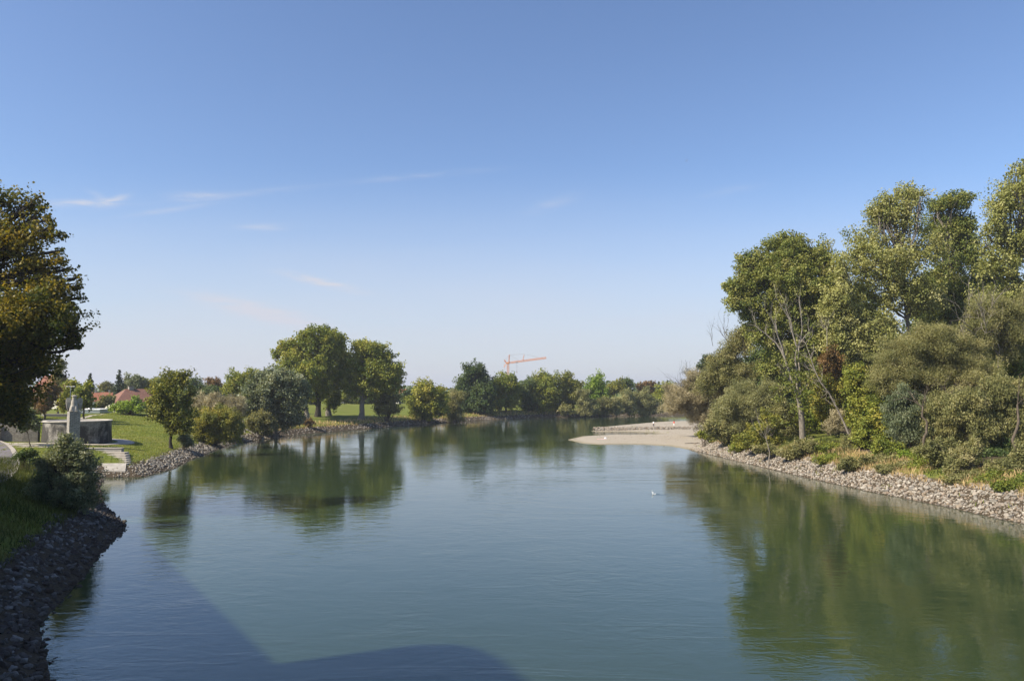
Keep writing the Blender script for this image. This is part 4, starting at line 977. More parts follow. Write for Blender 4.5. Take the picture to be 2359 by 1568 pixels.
# ------------------------------------------------------------------ grasses
def blades(name, pts, h, wd, mat, label, tbias=0.0, lean=.35):
    n = len(pts)
    a = rng.uniform(0, 6.28, n)
    side = np.stack([np.cos(a), np.sin(a), np.zeros(n)], -1)
    ln = np.stack([rng.normal(size=n) * lean, rng.normal(size=n) * lean, np.ones(n)], -1) * h[:, None]
    p = pts - np.array((0, 0, .03))
    V = np.stack([p - side * wd / 2, p + side * wd / 2, p + ln * .6 + side * wd * .35, p + ln], 1)
    T = np.clip(.42 + tbias + .22 * lumps(pts[:, 0], pts[:, 1], .5) + rng.normal(size=n) * .16, 0, 1)
    o = quads(name, V, T, LM[mat]); return tag(o, label, 'grass', kind='stuff')
def gscatter(x0, x1, y0, y1, n, cond):
    x = rng.uniform(x0, x1, n); y = rng.uniform(y0, y1, n); s = sdf(x, y)
    ok = cond(x, y, s); x, y, s = x[ok], y[ok], s[ok]
    return np.stack([x, y, hgts(x, y)], -1), s
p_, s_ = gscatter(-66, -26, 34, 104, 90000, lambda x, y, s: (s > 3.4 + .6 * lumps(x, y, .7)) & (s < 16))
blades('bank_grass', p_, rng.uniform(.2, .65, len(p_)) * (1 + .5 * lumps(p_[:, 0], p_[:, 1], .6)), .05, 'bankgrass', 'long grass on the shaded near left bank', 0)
p_, s_ = gscatter(-115, -40, 100, 210, 150000, lambda x, y, s: (s > 3.0) & ~is_right(x, y) & (((x + 72.5) ** 2 + (y - 131) ** 2) > 81))
blades('meadow_grass', p_, rng.uniform(.06, .22, len(p_)), .12, 'grass', 'short grass of the left meadow', .12, .6)
p_, s_ = gscatter(-80, 60, 195, 350, 60000, lambda x, y, s: (s > 2.6) & (s < 9) & ~is_right(x, y))
blades('dry_grass', p_, rng.uniform(.3, 1.0, len(p_)), .16, 'drygrass', 'straw coloured grass above the far bank stones', 0)
p_, s_ = gscatter(36, 60, 60, 152, 70000, lambda x, y, s: (s > 3.1 + .5 * lumps(x, y, .7)) & (s < 7.5) & is_right(x, y) & (lumps(x * 1.0, y, .33) + .35 * lumps(x, y, 1.0) > -.6))
blades('dry_grass', p_, rng.uniform(.25, .8, len(p_)), .06, 'drygrass', 'straw coloured grass tufts above the right bank stones', 0)
p_, s_ = gscatter(36, 62, 60, 160, 70000, lambda x, y, s: (s > 4.2) & (s < 12) & is_right(x, y) & (lumps(x, y, .33) < .0))
blades('bank_grass', p_, rng.uniform(.2, .7, len(p_)), .07, 'bankgrass', 'green weeds and grass on the right bank slope', 0)
p_, s_ = gscatter(36, 60, 60, 240, 26000, lambda x, y, s: (s > .8) & (s < 3.8) & is_right(x, y) & (lumps(x, y, .9) > .62))
blades('bank_grass', p_, rng.uniform(.2, .55, len(p_)), .07, 'grass', 'green tufts growing between the right bank stones', .1)
# ------------------------------------------------------------------ stone, brick, roof materials
def brick_mat(name, c1, c2, mortar, bw, bh, stain=0.0, seed=0.0):
    m, t = mat_new(name)
    uv = t.n('ShaderNodeTexCoord').outputs['UV']
    b = t.n('ShaderNodeTexBrick')
    t.put(b.inputs['Vector'], uv)
    b.inputs['Color1'].default_value = (*c1, 1); b.inputs['Color2'].default_value = (*c2, 1); b.inputs['Mortar'].default_value = (*mortar, 1)
    b.inputs['Scale'].default_value = 1.0; b.inputs['Brick Width'].default_value = bw; b.inputs['Row Height'].default_value = bh
    b.inputs['Mortar Size'].default_value = .018; b.inputs['Bias'].default_value = 0.0
    n = t.noise(uv, 3.0, 5, .65)
    c = t.mix(1.0, b.outputs['Color'], t.ramp(n, [(.25, .6), (.75, 1.2)]), 'MULTIPLY')
    if stain:
        s = t.noise(t.mapping(uv, scale=(.35, .22, 1), loc=(seed, 0, 0)), 1.0, 5, .6, .4)
        zz = t.n('ShaderNodeSeparateXYZ'); t.put(zz.inputs[0], uv)
        s = t.math('ADD', s, t.ramp(t.math('MULTIPLY', zz.outputs[1], .25), [(.60, .05), (.74, -.12)]) if stain > .8 else 0.0)
        c = t.mix(t.math('MULTIPLY', t.ramp(s, [(.44, 0), (.56, 1)]), stain), c, (.03, .028, .026, 1))     # soot and algae
    h = t.math('MULTIPLY_ADD', b.outputs['Fac'], -.6, n)
    out(t, principled(t, c, .9, .2, bump(t, h, .6, .03)))
    return m
UVF = lambda x, y, z: (x + y, z)
limestone = brick_mat('limestone_blocks', (.42, .40, .36), (.30, .28, .25), (.12, .11, .10), .55, .19)
limestone_dark = brick_mat('stained_limestone', (.40, .38, .34), (.27, .25, .22), (.10, .09, .08), .55, .19, .88, 3.3)
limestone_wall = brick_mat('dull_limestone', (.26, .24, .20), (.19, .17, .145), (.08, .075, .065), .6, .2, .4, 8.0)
coping = plain('coping_stone', (.44, .41, .36), .9, .2, .25, 1.5)
statue_stone = plain('statue_stone', (.36, .33, .28), .95, .15, .4, 2.2)
concrete = plain('weathered_concrete', (.32, .30, .27), .9, .2, .3, 1.2)
step_stone = plain('pale_step_stone', (.36, .325, .28), .9, .2, .3, 1.6)
white_wall = plain('white_render', (.78, .77, .74), .85, .2, .06, .6)
cream_wall = plain('cream_render', (.66, .62, .54), .85, .2, .08, .6)
glass = plain('window_glass', (.03, .035, .04), .1, .6, .1, 1.0)
wood_frame = plain('white_frame', (.7, .7, .68), .6, .3, .05)
metal_grey = plain('grey_steel', (.34, .36, .38), .45, .5, .08, 4.0, .6)
def roof_mat(name, a, b):
    m, t = mat_new(name)
    co = t.n('ShaderNodeTexCoord').outputs['Object']
    n = t.noise(co, 2.0, 5, .7); n2 = t.noise(co, .35, 3, .5)
    wv = t.n('ShaderNodeTexWave'); wv.wave_type = 'BANDS'; wv.bands_direction = 'Z'; t.put(wv.inputs[0], co); wv.inputs['Scale'].default_value = 2.2
    c = t.ramp(t.math('MULTIPLY_ADD', n, .7, t.math('MULTIPLY', n2, .3)), [(.3, a), (.7, b)])
    c = t.mix(.25, c, t.mix(1.0, c, t.ramp(wv.outputs[1], [(0, .45), (.4, 1)]), 'MULTIPLY'))
    out(t, principled(t, c, .85, .2, bump(t, wv.outputs[1], .4, .04)))
    return m
tile_red = roof_mat('old_red_tiles', (.20, .085, .06), (.32, .145, .10))
tile_orange = roof_mat('orange_tiles', (.21, .082, .052), (.32, .135, .085))
tile_brown = roof_mat('weathered_tiles', (.15, .078, .058), (.26, .135, .10))

# ------------------------------------------------------------------ monument: drum wall, straight wall, column with eagle
ZB = 3.05
DC = np.array((-72.3, 130.6))
rw = empty('round_wall', (DC[0], DC[1], ZB), 'curved drum of stained limestone blocks behind the eagle column', 'wall')
n = 64; mb = MB(); v, f = [], []
H = 3.42
prof = [(5.22, -.3), (5.16, .6), (5.08, 1.6), (5.02, H)]
for r_, z_ in prof:
    for k in range(n): v.append((r_ * math.cos(2 * math.pi * k / n), r_ * math.sin(2 * math.pi * k / n), z_))
for j in range(len(prof) - 1):
    for k in range(n): f.append((j * n + k, j * n + (k + 1) % n, (j + 1) * n + (k + 1) % n, (j + 1) * n + k))
mb.add(v, f)
o = mb.build('wall', limestone_dark, rw, (0, 0, 0), True)
me = o.data; lay = me.uv_layers.new(name='UVMap'); li = np.empty(len(me.loops), dtype=np.int32); me.loops.foreach_get('vertex_index', li)
V = np.array(v); th = np.arctan2(V[li, 1], V[li, 0]); th = np.where(th > 0, th - 2 * math.pi, th)
lay.data.foreach_set('uv', np.stack([th * 5.1, V[li, 2]], -1).astype(np.float32).ravel())
mb = MB()
ring = [(5.10, H - .03), (5.22, H), (5.22, H + .16), (4.55, H + .16), (4.5, H - .03)]
v, f = [], []
for r_, z_ in ring:
    for k in range(n): v.append((r_ * math.cos(2 * math.pi * k / n), r_ * math.sin(2 * math.pi * k / n), z_))
for j in range(len(ring)):
    j2 = (j + 1) % len(ring)
    for k in range(n): f.append((j * n + k, j * n + (k + 1) % n, j2 * n + (k + 1) % n, j2 * n + k))
mb.add(v, f); mb.build('coping', coping, rw)
mb = MB(); mb.prism([(4.52 * math.cos(2 * math.pi * k / 40), 4.52 * math.sin(2 * math.pi * k / 40)) for k in range(40)], H - .5, H + .02); mb.build('terrace_floor', step_stone, rw)

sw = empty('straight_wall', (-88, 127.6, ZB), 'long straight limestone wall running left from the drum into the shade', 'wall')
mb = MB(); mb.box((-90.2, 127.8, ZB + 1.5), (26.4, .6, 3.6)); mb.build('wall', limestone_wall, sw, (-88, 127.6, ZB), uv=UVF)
mb = MB(); mb.box((-90.2, 127.8, ZB + 3.36), (26.5, .78, .12)); mb.build('coping', coping, sw, (-88, 127.6, ZB))
mb = MB(); mb.box((W(66, 1012, 3.1)[0] - .0, 126.9, ZB + 1.55), (.55, .7, 3.5), 0, .9); mb.build('buttress', limestone, sw, (-88, 127.6, ZB), uv=UVF)

cb = P(170, 960, 122.0); CXY = np.array((cb[0], 122.0)); cz = 3.0
CRZ = math.atan2(.67, .74)                                  # the column's front looks past the bridge
ctop = P(170, 947.5, 122.0)[2]
col = empty('monument_column', (CXY[0], CXY[1], cz), 'square limestone block column carrying the stone eagle', 'column', rotz=CRZ)
mb = MB(); mb.box((0, 0, (ctop - cz) / 2 - .15), (1.52, 1.52, ctop - cz + .3)); mb.build('shaft', limestone, col, uv=UVF)
mb = MB(); mb.box((0, 0, -.02), (1.95, 1.95, .5)); mb.build('plinth', step_stone, col)
eg = empty('eagle_statue', (CXY[0], CXY[1], ctop), 'weathered stone eagle with half raised wings on the column', 'statue', rotz=CRZ - R(12))
b = bmesh.new()
def loft(mb, secs, nu=16, close=True):
    v, f = [], []
    for (cx_, cy_, cz_, rx, ry) in secs:
        for k in range(nu): v.append((cx_ + rx * math.cos(2 * math.pi * k / nu), cy_ + ry * math.sin(2 * math.pi * k / nu), cz_))
    m = len(secs)
    for j in range(m - 1):
        for k in range(nu): f.append((j * nu + k, j * nu + (k + 1) % nu, (j + 1) * nu + (k + 1) % nu, (j + 1) * nu + k))
    if close: f += [tuple(range(nu - 1, -1, -1)), tuple(range((m - 1) * nu, m * nu))]
    mb.add(v, f)
mb = MB()
loft(mb, [(0, 0, -.02, .72, .66), (0, 0, .12, .70, .64), (0, .02, .5, .62, .56), (0, .03, 1.0, .50, .46), (0, .0, 1.35, .42, .40), (0, -.03, 1.62, .40, .36), (0, -.06, 1.85, .33, .31), (0, -.08, 2.05, .28, .28), (0, -.10, 2.2, .29, .31), (0, -.10, 2.34, .29, .32), (0, -.08, 2.43, .20, .22), (0, -.08, 2.46, .05, .05)])
for sx in (-.3, .3):                                        # feathered thighs and feet
    loft(mb, [(sx, -.42, .0, .2, .2), (sx, -.42, .35, .24, .2), (sx * .9, -.34, .8, .2, .16), (sx * .7, -.25, 1.0, .1, .1)], 10)
    for tx in (-.12, 0, .12): mb.ell((sx + tx, -.72, .06), (.06, .2, .07), 8, 6)
mb.build('body', statue_stone, eg, smooth=True)
mb = MB(); loft(mb, [(0, -.36, 2.30, .13, .10), (0, -.44, 2.24, .10, .10), (0, -.50, 2.12, .05, .06), (0, -.48, 2.04, .01, .01)], 8); mb.build('beak', statue_stone, eg, smooth=True)
mb = MB(); loft(mb, [(0, -.16, 2.33, .36, .38), (0, -.16, 2.40, .43, .45), (0, -.12, 2.48, .36, .36), (0, -.1, 2.55, .12, .14)], 14); mb.build('crest', statue_stone, eg, smooth=True)
for sx in (-1, 1):                                          # each wing rises from the shoulder, bends and hangs down
    outline = [(.26, 1.60), (.46, 1.98), (.72, 2.18), (1.0, 2.12), (1.16, 1.88), (1.17, 1.40), (1.10, .95), (1.0, .50), (.88, .22), (.76, .50), (.68, .95), (.54, 1.30), (.34, 1.36)]
    mb = MB(); v, f = [], []; k = len(outline)
    for yy_, in ((-.02,), (.30,)):
        for (x_, z_) in outline:
            v.append((sx * x_, yy_ + .25 * (x_ - .3) ** 2 + (.06 if yy_ > 0 else 0), z_ - (.0 if yy_ < 0 else .05)))
    f = [tuple(range(k)), tuple(range(2 * k - 1, k - 1, -1))] + [(i, (i + 1) % k, k + (i + 1) % k, k + i) for i in range(k)]
    mb.add(v, f)
    for q in range(3):                                      # rows of long feathers stand proud of the wing
        x_ = .66 + q * .14
        mb.box((sx * x_, .06 + .25 * (x_ - .3) ** 2, 1.0 - q * .05), (.10, .24, .95))
    mb.build('wing', statue_stone, eg)

# ------------------------------------------------------------------ steps, paths
def sheet(name, pairs, mat, lift=.05, kind='structure', sub=6, cols=4, label=None):
    """a strip laid on the ground between two edges"""
    pairs = np.asarray(pairs, float); v = []
    rows = []
    for i in range(len(pairs) - 1):
        for k in range(sub): rows.append(pairs[i] + (pairs[i + 1] - pairs[i]) * k / sub)
    rows.append(pairs[-1])
    for a in rows:
        for c in range(cols + 1):
            x, y = a[0] + (a[1] - a[0]) * c / cols
            v.append((x, y, hgt(x, y) + lift))
    m = cols + 1
    f = [(i * m + c, i * m + c + 1, (i + 1) * m + c + 1, (i + 1) * m + c) for i in range(len(rows) - 1) for c in range(cols)]
    mb = MB(); mb.add(v, f); return tag(mb.build(name, mat, None, smooth=True), label, kind=kind)
gravel = plain('pale_gravel', (.44, .39, .33), .95, .1, .2, 4.0)
asphalt = plain('grey_violet_paving', (.16, .145, .155), .9, .2, .2, 1.5)
g2 = lambda a, b: tuple(G(a, b)[:2])
ringp = []
for k in range(25):
    a = R(-125 + k * 10)
    ringp.append(((DC[0] + 6.1 * math.cos(a), DC[1] + 6.1 * math.sin(a)), (DC[0] + (8.4 + .3 * math.sin(a)) * math.cos(a), DC[1] + .5 + 8.0 * math.sin(a))))
sheet('path', ringp, gravel, .06)
sheet('path', [((-104, 125.2), (-104, 123.2)), ((-90, 124.6), (-90, 122.3)), ((-80, 124.4), (-80, 121.8)), ((-75.9, 125.4), (-77.2, 122.4))], gravel, .066)
sheet('path', [(g2(180, 964.5), g2(186, 967)), (g2(190, 961.0), g2(200, 962.6)), (g2(205, 957.6), g2(212, 958.6)), (g2(222, 955.5), g2(232, 956.0)), (g2(240, 953.2), g2(246, 953.5))], gravel, .07)
lp = [(-60, 1016), (-10, 1014), (8, 1022), (26, 1042), (34, 1058), (32, 1080), (22, 1098), (4, 1112), (-30, 1150), (-60, 1190)]
lp2 = [(-200, 1030), (-160, 1030), (-150, 1038), (-150, 1050), (-160, 1062), (-180, 1085), (-200, 1110), (-250, 1135), (-300, 1180), (-350, 1230)]
def W38(a, b):
    return G(a, b)[:2] if a >= -120 else W(a, b, 4.0)[:2]
sheet('path', [(tuple(W38(*a)), tuple(W38(*b))) for a, b in zip(lp, lp2)], asphalt, .08, cols=8)
kerb = [(tuple(W38(a[0] + dx, a[1])), tuple(W38(a[0], a[1]))) for a, dx in zip(lp[1:8], (8, 10, 12, 12, 11, 9, 7))]
sheet('kerb_strip', kerb, step_stone, .12, cols=2)

st = empty('stone_steps', (-58, 112, 2.0), 'flight of pale stone steps falling to the river right of the willow bush', 'steps')
def tread_row(parent, xa, xb, y, z, depth, hgt_=.34, name='step', mat=step_stone):
    mb = MB(); mb.box(((xa + xb) / 2, y + depth / 2, z - hgt_ / 2), (xb - xa, depth, hgt_)); return mb.build(name, mat, parent, parent.location)
def xat(px, d): return (px - CX) / F * d
ys_ = [115.2, 114.0, 112.9, 111.8, 110.7, 109.6]
rows_px = [(196, 293, 1044), (193, 295, 1049.5), (193, 296, 1055), (193, 297, 1060), (205, 298, 1064.5), (232, 298, 1069)]
for i, ((pa, pb, py), y_) in enumerate(zip(rows_px, ys_)):
    z_ = P(250, py - 2.0, y_)[2]
    tread_row(st, xat(pa, y_), xat(pb, y_), y_, z_, 1.4, .55)
mb = MB()                                                   # paved ramp at the foot
za = P(260, 1067, 109.3)[2]; zb_ = hgt(xat(268, 107.4), 107.4) + .12
x0_, x1_, x2_, x3_ = xat(232, 109.5), xat(297, 109.5), xat(296, 107.4), xat(240, 107.4)
mb.add([(x0_, 109.58, za), (x1_, 109.58, za), (x2_, 107.4, zb_), (x3_, 107.4, zb_), (x0_, 109.58, za - .6), (x1_, 109.58, za - .6), (x2_, 107.4, zb_ - .6), (x3_, 107.4, zb_ - .6)],
       [(3, 2, 1, 0), (4, 5, 6, 7), (0, 1, 5, 4), (1, 2, 6, 5), (2, 3, 7, 6), (3, 0, 4, 7)])
mb.build('paved_ramp', concrete, st, st.location)
bl = empty('bench_wall', (-58, 116.6, 2.6), 'low slab wall closing the top of the pale stone steps', 'wall')
zt = P(250, 1033.5, 117.0)[2]
mb = MB(); mb.box(((xat(203, 116.8) + xat(288, 116.8)) / 2, 116.85, zt - .35), (xat(288, 116.8) - xat(203, 116.8), .8, .9)); mb.build('wall', concrete, bl, bl.location)
mb = MB(); mb.box(((xat(203, 116.8) + xat(288, 116.8)) / 2, 116.85, zt + .14), (xat(288, 116.8) - xat(203, 116.8) + .15, .95, .09)); mb.build('coping', step_stone, bl, bl.location)
s2 = empty('stone_steps', (-76, 112, 3.0), 'upper stone steps between the left path and the willow bush', 'steps')
for i, (pa, pb, py, y_) in enumerate(((24, 118, 1026, 118.2), (32, 116, 1031, 116.8), (40, 112, 1036.5, 115.4), (48, 100, 1042, 114.0))):
    tread_row(s2, xat(pa, y_), xat(pb, y_), y_, P(60, py - 1.6, y_)[2], 1.6, .6)

# ------------------------------------------------------------------ concrete outfall
oc = at(575, 181); of = empty('concrete_outfall', oc, 'sloping concrete outfall between bushes on the left bank', 'outfall')
def wall_line(mb, pts, th):
    for (a, b) in zip(pts[:-1], pts[1:]):
        a, b = np.asarray(a), np.asarray(b); dxy = (b - a)[:2]; nn = np.array((-dxy[1], dxy[0])) / (np.linalg.norm(dxy) + 1e-9) * th / 2
        lo = -1.6
        v = [(*(a[:2] + s * nn), a[2] + h) for h in (lo, 0) for s in (-1, 1)] + [(*(b[:2] + s * nn), b[2] + h) for h in (lo, 0) for s in (-1, 1)]
        mb.add(v, [(0, 1, 3, 2), (4, 6, 7, 5), (2, 3, 7, 6), (0, 2, 6, 4), (1, 5, 7, 3), (0, 4, 5, 1)])
A_ = [P(561, 986.5, 187), P(563, 998, 182.5), P(567, 1005, 179.5)]; B_ = [P(568, 987.5, 188), P(587, 1000, 184.5), P(596, 1000, 183.5), P(606, 1005.5, 181.5)]
mb = MB(); wall_line(mb, A_, .5); mb.build('wing_wall', concrete, of, oc)
mb = MB(); wall_line(mb, B_, .5); mb.build('wing_wall', concrete, of, oc)
mb = MB(); wall_line(mb, [P(560, 986.8, 188.4), P(569.5, 987.2, 188.6)], .5); mb.build('head_wall', concrete, of, oc)
mb = MB()
f0, f1, f2, f3 = [np.array(p) - np.array((0, 0, .45)) for p in (A_[0], A_[2], B_[1], B_[0])]
mb.add(list(np.concatenate([[f0, f1, f2, f3], np.array([f0, f1, f2, f3]) - np.array((0, 0, .8))])), [(0, 1, 2, 3), (7, 6, 5, 4), (0, 4, 5, 1), (1, 5, 6, 2), (2, 6, 7, 3), (3, 7, 4, 0)])
mb.build('spill_apron', concrete, of, oc)

# ------------------------------------------------------------------ houses
def gable_house(name, label, cat, c, L, Wd, eave, ridge, rz, wall, roof, hip=0.0, chimneys=(), windows=(), over=.4, group=None, dorm=()):
    o = empty(name, c, label, cat, group, rz)
    mb = MB(); h = eave
    v = [(-L / 2, -Wd / 2, -1), (L / 2, -Wd / 2, -1), (L / 2, Wd / 2, -1), (-L / 2, Wd / 2, -1), (-L / 2, -Wd / 2, h), (L / 2, -Wd / 2, h), (L / 2, Wd / 2, h), (-L / 2, Wd / 2, h)]
    f = [(0, 1, 5, 4), (1, 2, 6, 5), (2, 3, 7, 6), (3, 0, 4, 7)]
    if hip == 0:
        v += [(-L / 2, 0, ridge - .12), (L / 2, 0, ridge - .12)]; f = [(0, 1, 5, 4), (1, 2, 6, 9, 5), (2, 3, 7, 6), (3, 0, 4, 8, 7)]
    mb.add(v, f); mb.build('wall', wall, o)
    mb = MB(); ov = over; sl = (ridge - eave) / (Wd / 2); ze = eave - ov * sl
    for dz in (0,):
        a, b_, c_, d_ = (-L / 2 - ov, -Wd / 2 - ov, ze), (L / 2 + ov, -Wd / 2 - ov, ze), (L / 2 + ov, Wd / 2 + ov, ze), (-L / 2 - ov, Wd / 2 + ov, ze)
        r0_, r1_ = (-L / 2 - ov + hip, 0, ridge), (L / 2 + ov - hip, 0, ridge)
        t = .22
        top = [a, b_, c_, d_, r0_, r1_]; bot = [(p[0], p[1], p[2] - t) for p in top]
        F_ = [(0, 1, 5, 4), (2, 3, 4, 5)] + ([(1, 2, 5), (3, 0, 4)] if hip else [])
        Fb = [tuple(i + 6 for i in reversed(q)) for q in F_]
        side = [(0, 6, 7, 1), (2, 8, 9, 3)] + ([(1, 7, 8, 2), (3, 9, 6, 0)] if hip else [(1, 7, 11, 5), (5, 11, 8, 2), (3, 9, 10, 4), (4, 10, 6, 0)])
        mb.add(top + bot, F_ + Fb + side)
    rf = mb.build('roof', roof, o)
    for (x, y, z, s) in chimneys:
        mb = MB(); mb.box((x, y, z), (s, s * .8, 1.9)); mb.box((x, y, z + 1.0), (s * 1.2, s, .15)); mb.build('chimney', concrete, rf)
    for (x, y, z, s) in dorm:
        mb = MB(); mb.add([(x - .6, y - s, z), (x - .6, y + s, z), (x + 1.6, y, z + .25), (x - .6, y - s * .6, z + .7), (x - .6, y + s * .6, z + .7)], [(0, 3, 4, 1), (0, 2, 3), (1, 4, 2), (3, 2, 4)]); mb.build('dormer', roof, rf)
        mb = MB(); mb.box((x - .63, y, z + .36), (.04, s * 1.0, .36)); mb.build('dormer_window', glass, rf)
    for (face, u, z, ww, hh) in windows:
        mb = MB(); mf = MB()
        if face == 'front': p, sz, pf, sf = (u, -Wd / 2 - .03, z), (ww, .06, hh), (u, -Wd / 2 - .015, z), (ww + .2, .05, hh + .2)
        elif face == 'left': p, sz, pf, sf = (-L / 2 - .03, u, z), (.06, ww, hh), (-L / 2 - .015, u, z), (.05, ww + .2, hh + .2)
        else: p, sz, pf, sf = (L / 2 + .03, u, z), (.06, ww, hh), (L / 2 + .015, u, z), (.05, ww + .2, hh + .2)
        mf.box(pf, sf); wf = mf.build('window', wood_frame, o); mb.box(p, sz); mb.build('pane', glass, wf)
    return o
def hp(px, d): c = at(px, d); return (c[0], d, c[2])
# hip-roofed house whose lit end looks left
hz0 = hp(318, 236)
rz_h = R(46)
gable_house('hip_roof_house', 'house with large weathered hip roof and pale chimney behind green bushes', 'house', hz0, 15.0, 10.5, P(300, 922.5, 236)[2] - hz0[2], P(300, 895.5, 236)[2] - hz0[2], rz_h, cream_wall, tile_brown, hip=4.6,
            chimneys=[(-1.9, .0, P(300, 893.5, 236)[2] - hz0[2] - .55, 1.3)], windows=[('front', -3.5, 1.6, 1.1, 1.3), ('front', 1.0, 1.6, 1.1, 1.3), ('left', -2.0, 1.6, 1.1, 1.3), ('left', 2.0, 1.6, 1.1, 1.3)],
            dorm=[(-6.2, 0.2, (P(300, 922.5, 236)[2] - hz0[2]) + .9, .8)])
h2 = hp(230, 265)
gable_house('small_house', 'small white house with bright orange roof and two chimneys', 'house', h2, 8.0, 7.0, P(230, 921, 265)[2] - h2[2], P(230, 903, 265)[2] - h2[2], R(18), white_wall, tile_orange,
            chimneys=[(-1.0, 0, P(230, 901.5, 265)[2] - h2[2] - .4, .7), (3.2, 0, P(230, 901, 265)[2] - h2[2] - .5, .6)], windows=[('left', -1.2, 2.0, .9, 1.2), ('left', 1.2, 2.0, .9, 1.2)])
h3 = hp(128, 285)
gable_house('large_house', 'large building with a steep dull red roof half hidden by the birch', 'house', h3, 12.0, 9.0, P(130, 900, 285)[2] - h3[2], P(130, 863.5, 285)[2] - h3[2], R(-8), cream_wall, tile_red, hip=2.6,
            windows=[('front', 2.5, 2.2, 1.0, 1.4), ('front', -.5, 2.2, 1.0, 1.4), ('right', 0, 2.2, 1.0, 1.4)])
h4 = hp(188, 300)
gable_house('small_house', 'glimpse of a small orange roof between spruce and green trees', 'house', h4, 5.5, 5.0, P(185, 908, 300)[2] - h4[2], P(185, 895, 300)[2] - h4[2], R(30), white_wall, tile_orange, windows=[('left', 0, 1.6, .8, 1.0)])
h5 = hp(931, 365)
gable_house('small_house', 'white gabled house with red roof between olive bush and round tree', 'house', h5, 7.0, 6.0, P(935, 907, 365)[2] - h5[2], P(935, 895.5, 365)[2] - h5[2], R(-62), white_wall, tile_orange, windows=[('left', 0, 3.0, 1.0, 1.0), ('right', 0, 4.0, .9, .9)])
h6 = hp(786, 390)
gable_house('low_house', 'low white house glimpsed between trunks of the riverside trees', 'house', h6, 11.0, 7.0, P(785, 914, 390)[2] - h6[2], P(785, 906, 390)[2] - h6[2], R(4), white_wall, tile_orange, windows=[('front', -2.5, 1.6, 1.2, 1.2), ('front', 2.0, 1.6, 1.2, 1.2)])
# low flat-roofed building on the dike
fb0 = hp(210, 206); zt = P(210, 942.2, 206)[2]
fb = empty('flat_roof_building', fb0, 'low white flat-roofed building on the meadow crest behind the column', 'building')
xl, xr, xd = xat(184, 206), xat(233, 206), xat(252, 212)
mb = MB(); mb.prism([(xl, 206), (xr, 206), (xd, 214), (xl - 2, 214)], fb0[2] - 2.0, zt - .75); mb.build('wall', white_wall, fb, fb0)
mb = MB(); mb.prism([(xl - .15, 205.8), (xr + .1, 205.8), (xd + .3, 214.2), (xl - 2.2, 214.2)], zt - .745, zt - .2); mb.build('fascia', plain('pale_grey_cladding', (.56, .56, .57), .6, .3, .04), fb, fb0)
mb = MB(); mb.prism([(xl - .3, 205.6), (xr + .25, 205.6), (xd + .5, 214.4), (xl - 2.4, 214.4)], zt - .195, zt); mb.build('roof', wood_frame, fb, fb0)
mb = MB(); mb.ell((xat(211, 208), 208.5, zt), (.8, .8, .35)); mb.build('skylight', white_wall, fb, fb0, True)
mb = MB(); mb.box((xl + .75, 205.97, fb0[2] + .5), (.9, .06, 2.0)); mb.build('door', plain('blue_grey_door', (.16, .2, .26), .5, .4), fb, fb0)
cw0 = hp(125, 186); cw = empty('ramp_wall', cw0, 'low dark concrete ramp wall with pale end post on the meadow', 'wall')
mb = MB(); x0_, x1_ = xat(107, 186), xat(158, 186); z1_ = P(120, 953.8, 186)[2]
mb.box(((x0_ + x1_) / 2, 186.2, z1_ - 1.1), (x1_ - x0_, .4, 2.2)); mb.build('wall', plain('dark_concrete', (.10, .10, .10), .9, .2, .3), cw, cw0)
mb = MB(); mb.box((xat(104.5, 186), 186.1, z1_ - 1.0), (.62, .7, 2.1)); mb.build('end_post', concrete, cw, cw0)
mb = MB(); mb.box(((x0_ + x1_) / 2, 186.2, z1_ + .05), (x1_ - x0_ + .05, .5, .09)); mb.build('coping', concrete, cw, cw0)
lp0 = hp(164.6, 170); lamp = empty('street_lamp', lp0, 'slender grey street lamp rising behind the eagle', 'street lamp')
zt = P(165, 890, 170)[2]
mb = MB(); mb.tube([lp0, (lp0[0], 170, zt)], [.11, .07], 8); mb.build('pole', metal_grey, lamp, lp0)
mb = MB(); mb.tube([(lp0[0] - .55, 170, zt + .02), (lp0[0] + .55, 170, zt + .02)], .035, 6); mb.build('crossarm', metal_grey, lamp, lp0)
for sx in (-1, 1):
    mb = MB(); mb.box((lp0[0] + sx * .75, 170, zt + .03), (.42, .24, .10), 0, .7); mb.build('lamp_head', metal_grey, lamp, lp0)

# ------------------------------------------------------------------ tower crane behind the far trees
crane_paint = plain('orange_crane_paint', (.60, .26, .12), .5, .4, .1, .3)
CD = 600.0
def cp(x, y, dy=0.0): return P(1140.3 + .0586 * x, 800.5 + .0586 * y, CD) + np.array((0, dy, 0))
cr0 = hp(1140.3 + .0586 * 512, CD); cr0 = (cp(512, 700)[0], CD, 4.5)
cr = empty('tower_crane', cr0, 'orange tower crane with slightly raised jib behind the far trees', 'crane')
def lattice(mb, a, b, wd, n, r, tri=False):
    a, b = np.asarray(a, float), np.asarray(b, float); ax = (b - a) / np.linalg.norm(b - a)
    u = np.array((0, 1.0, 0)); v_ = np.cross(ax, u); v_ /= np.linalg.norm(v_)
    cs = [u * wd / 2 * s + v_ * wd / 2 * t_ for s, t_ in ((-1, -1), (1, -1), (1, 1), (-1, 1))] if not tri else [u * wd / 2 - v_ * wd / 2, -u * wd / 2 - v_ * wd / 2, v_ * wd / 2]
    for c in cs: mb.bar(a + c, b + c, r, 4)
    for i in range(n):
        p, q = a + (b - a) * i / n, a + (b - a) * (i + 1) / n
        for k in range(len(cs)):
            k2 = (k + 1) % len(cs); mb.bar(p + cs[k], q + cs[k2] if i % 2 else q + cs[k], r * .6, 4) if False else mb.bar(p + cs[k], q + cs[k2], r * .62, 4)
            mb.bar(q + cs[k], q + cs[k2], r * .5, 4)
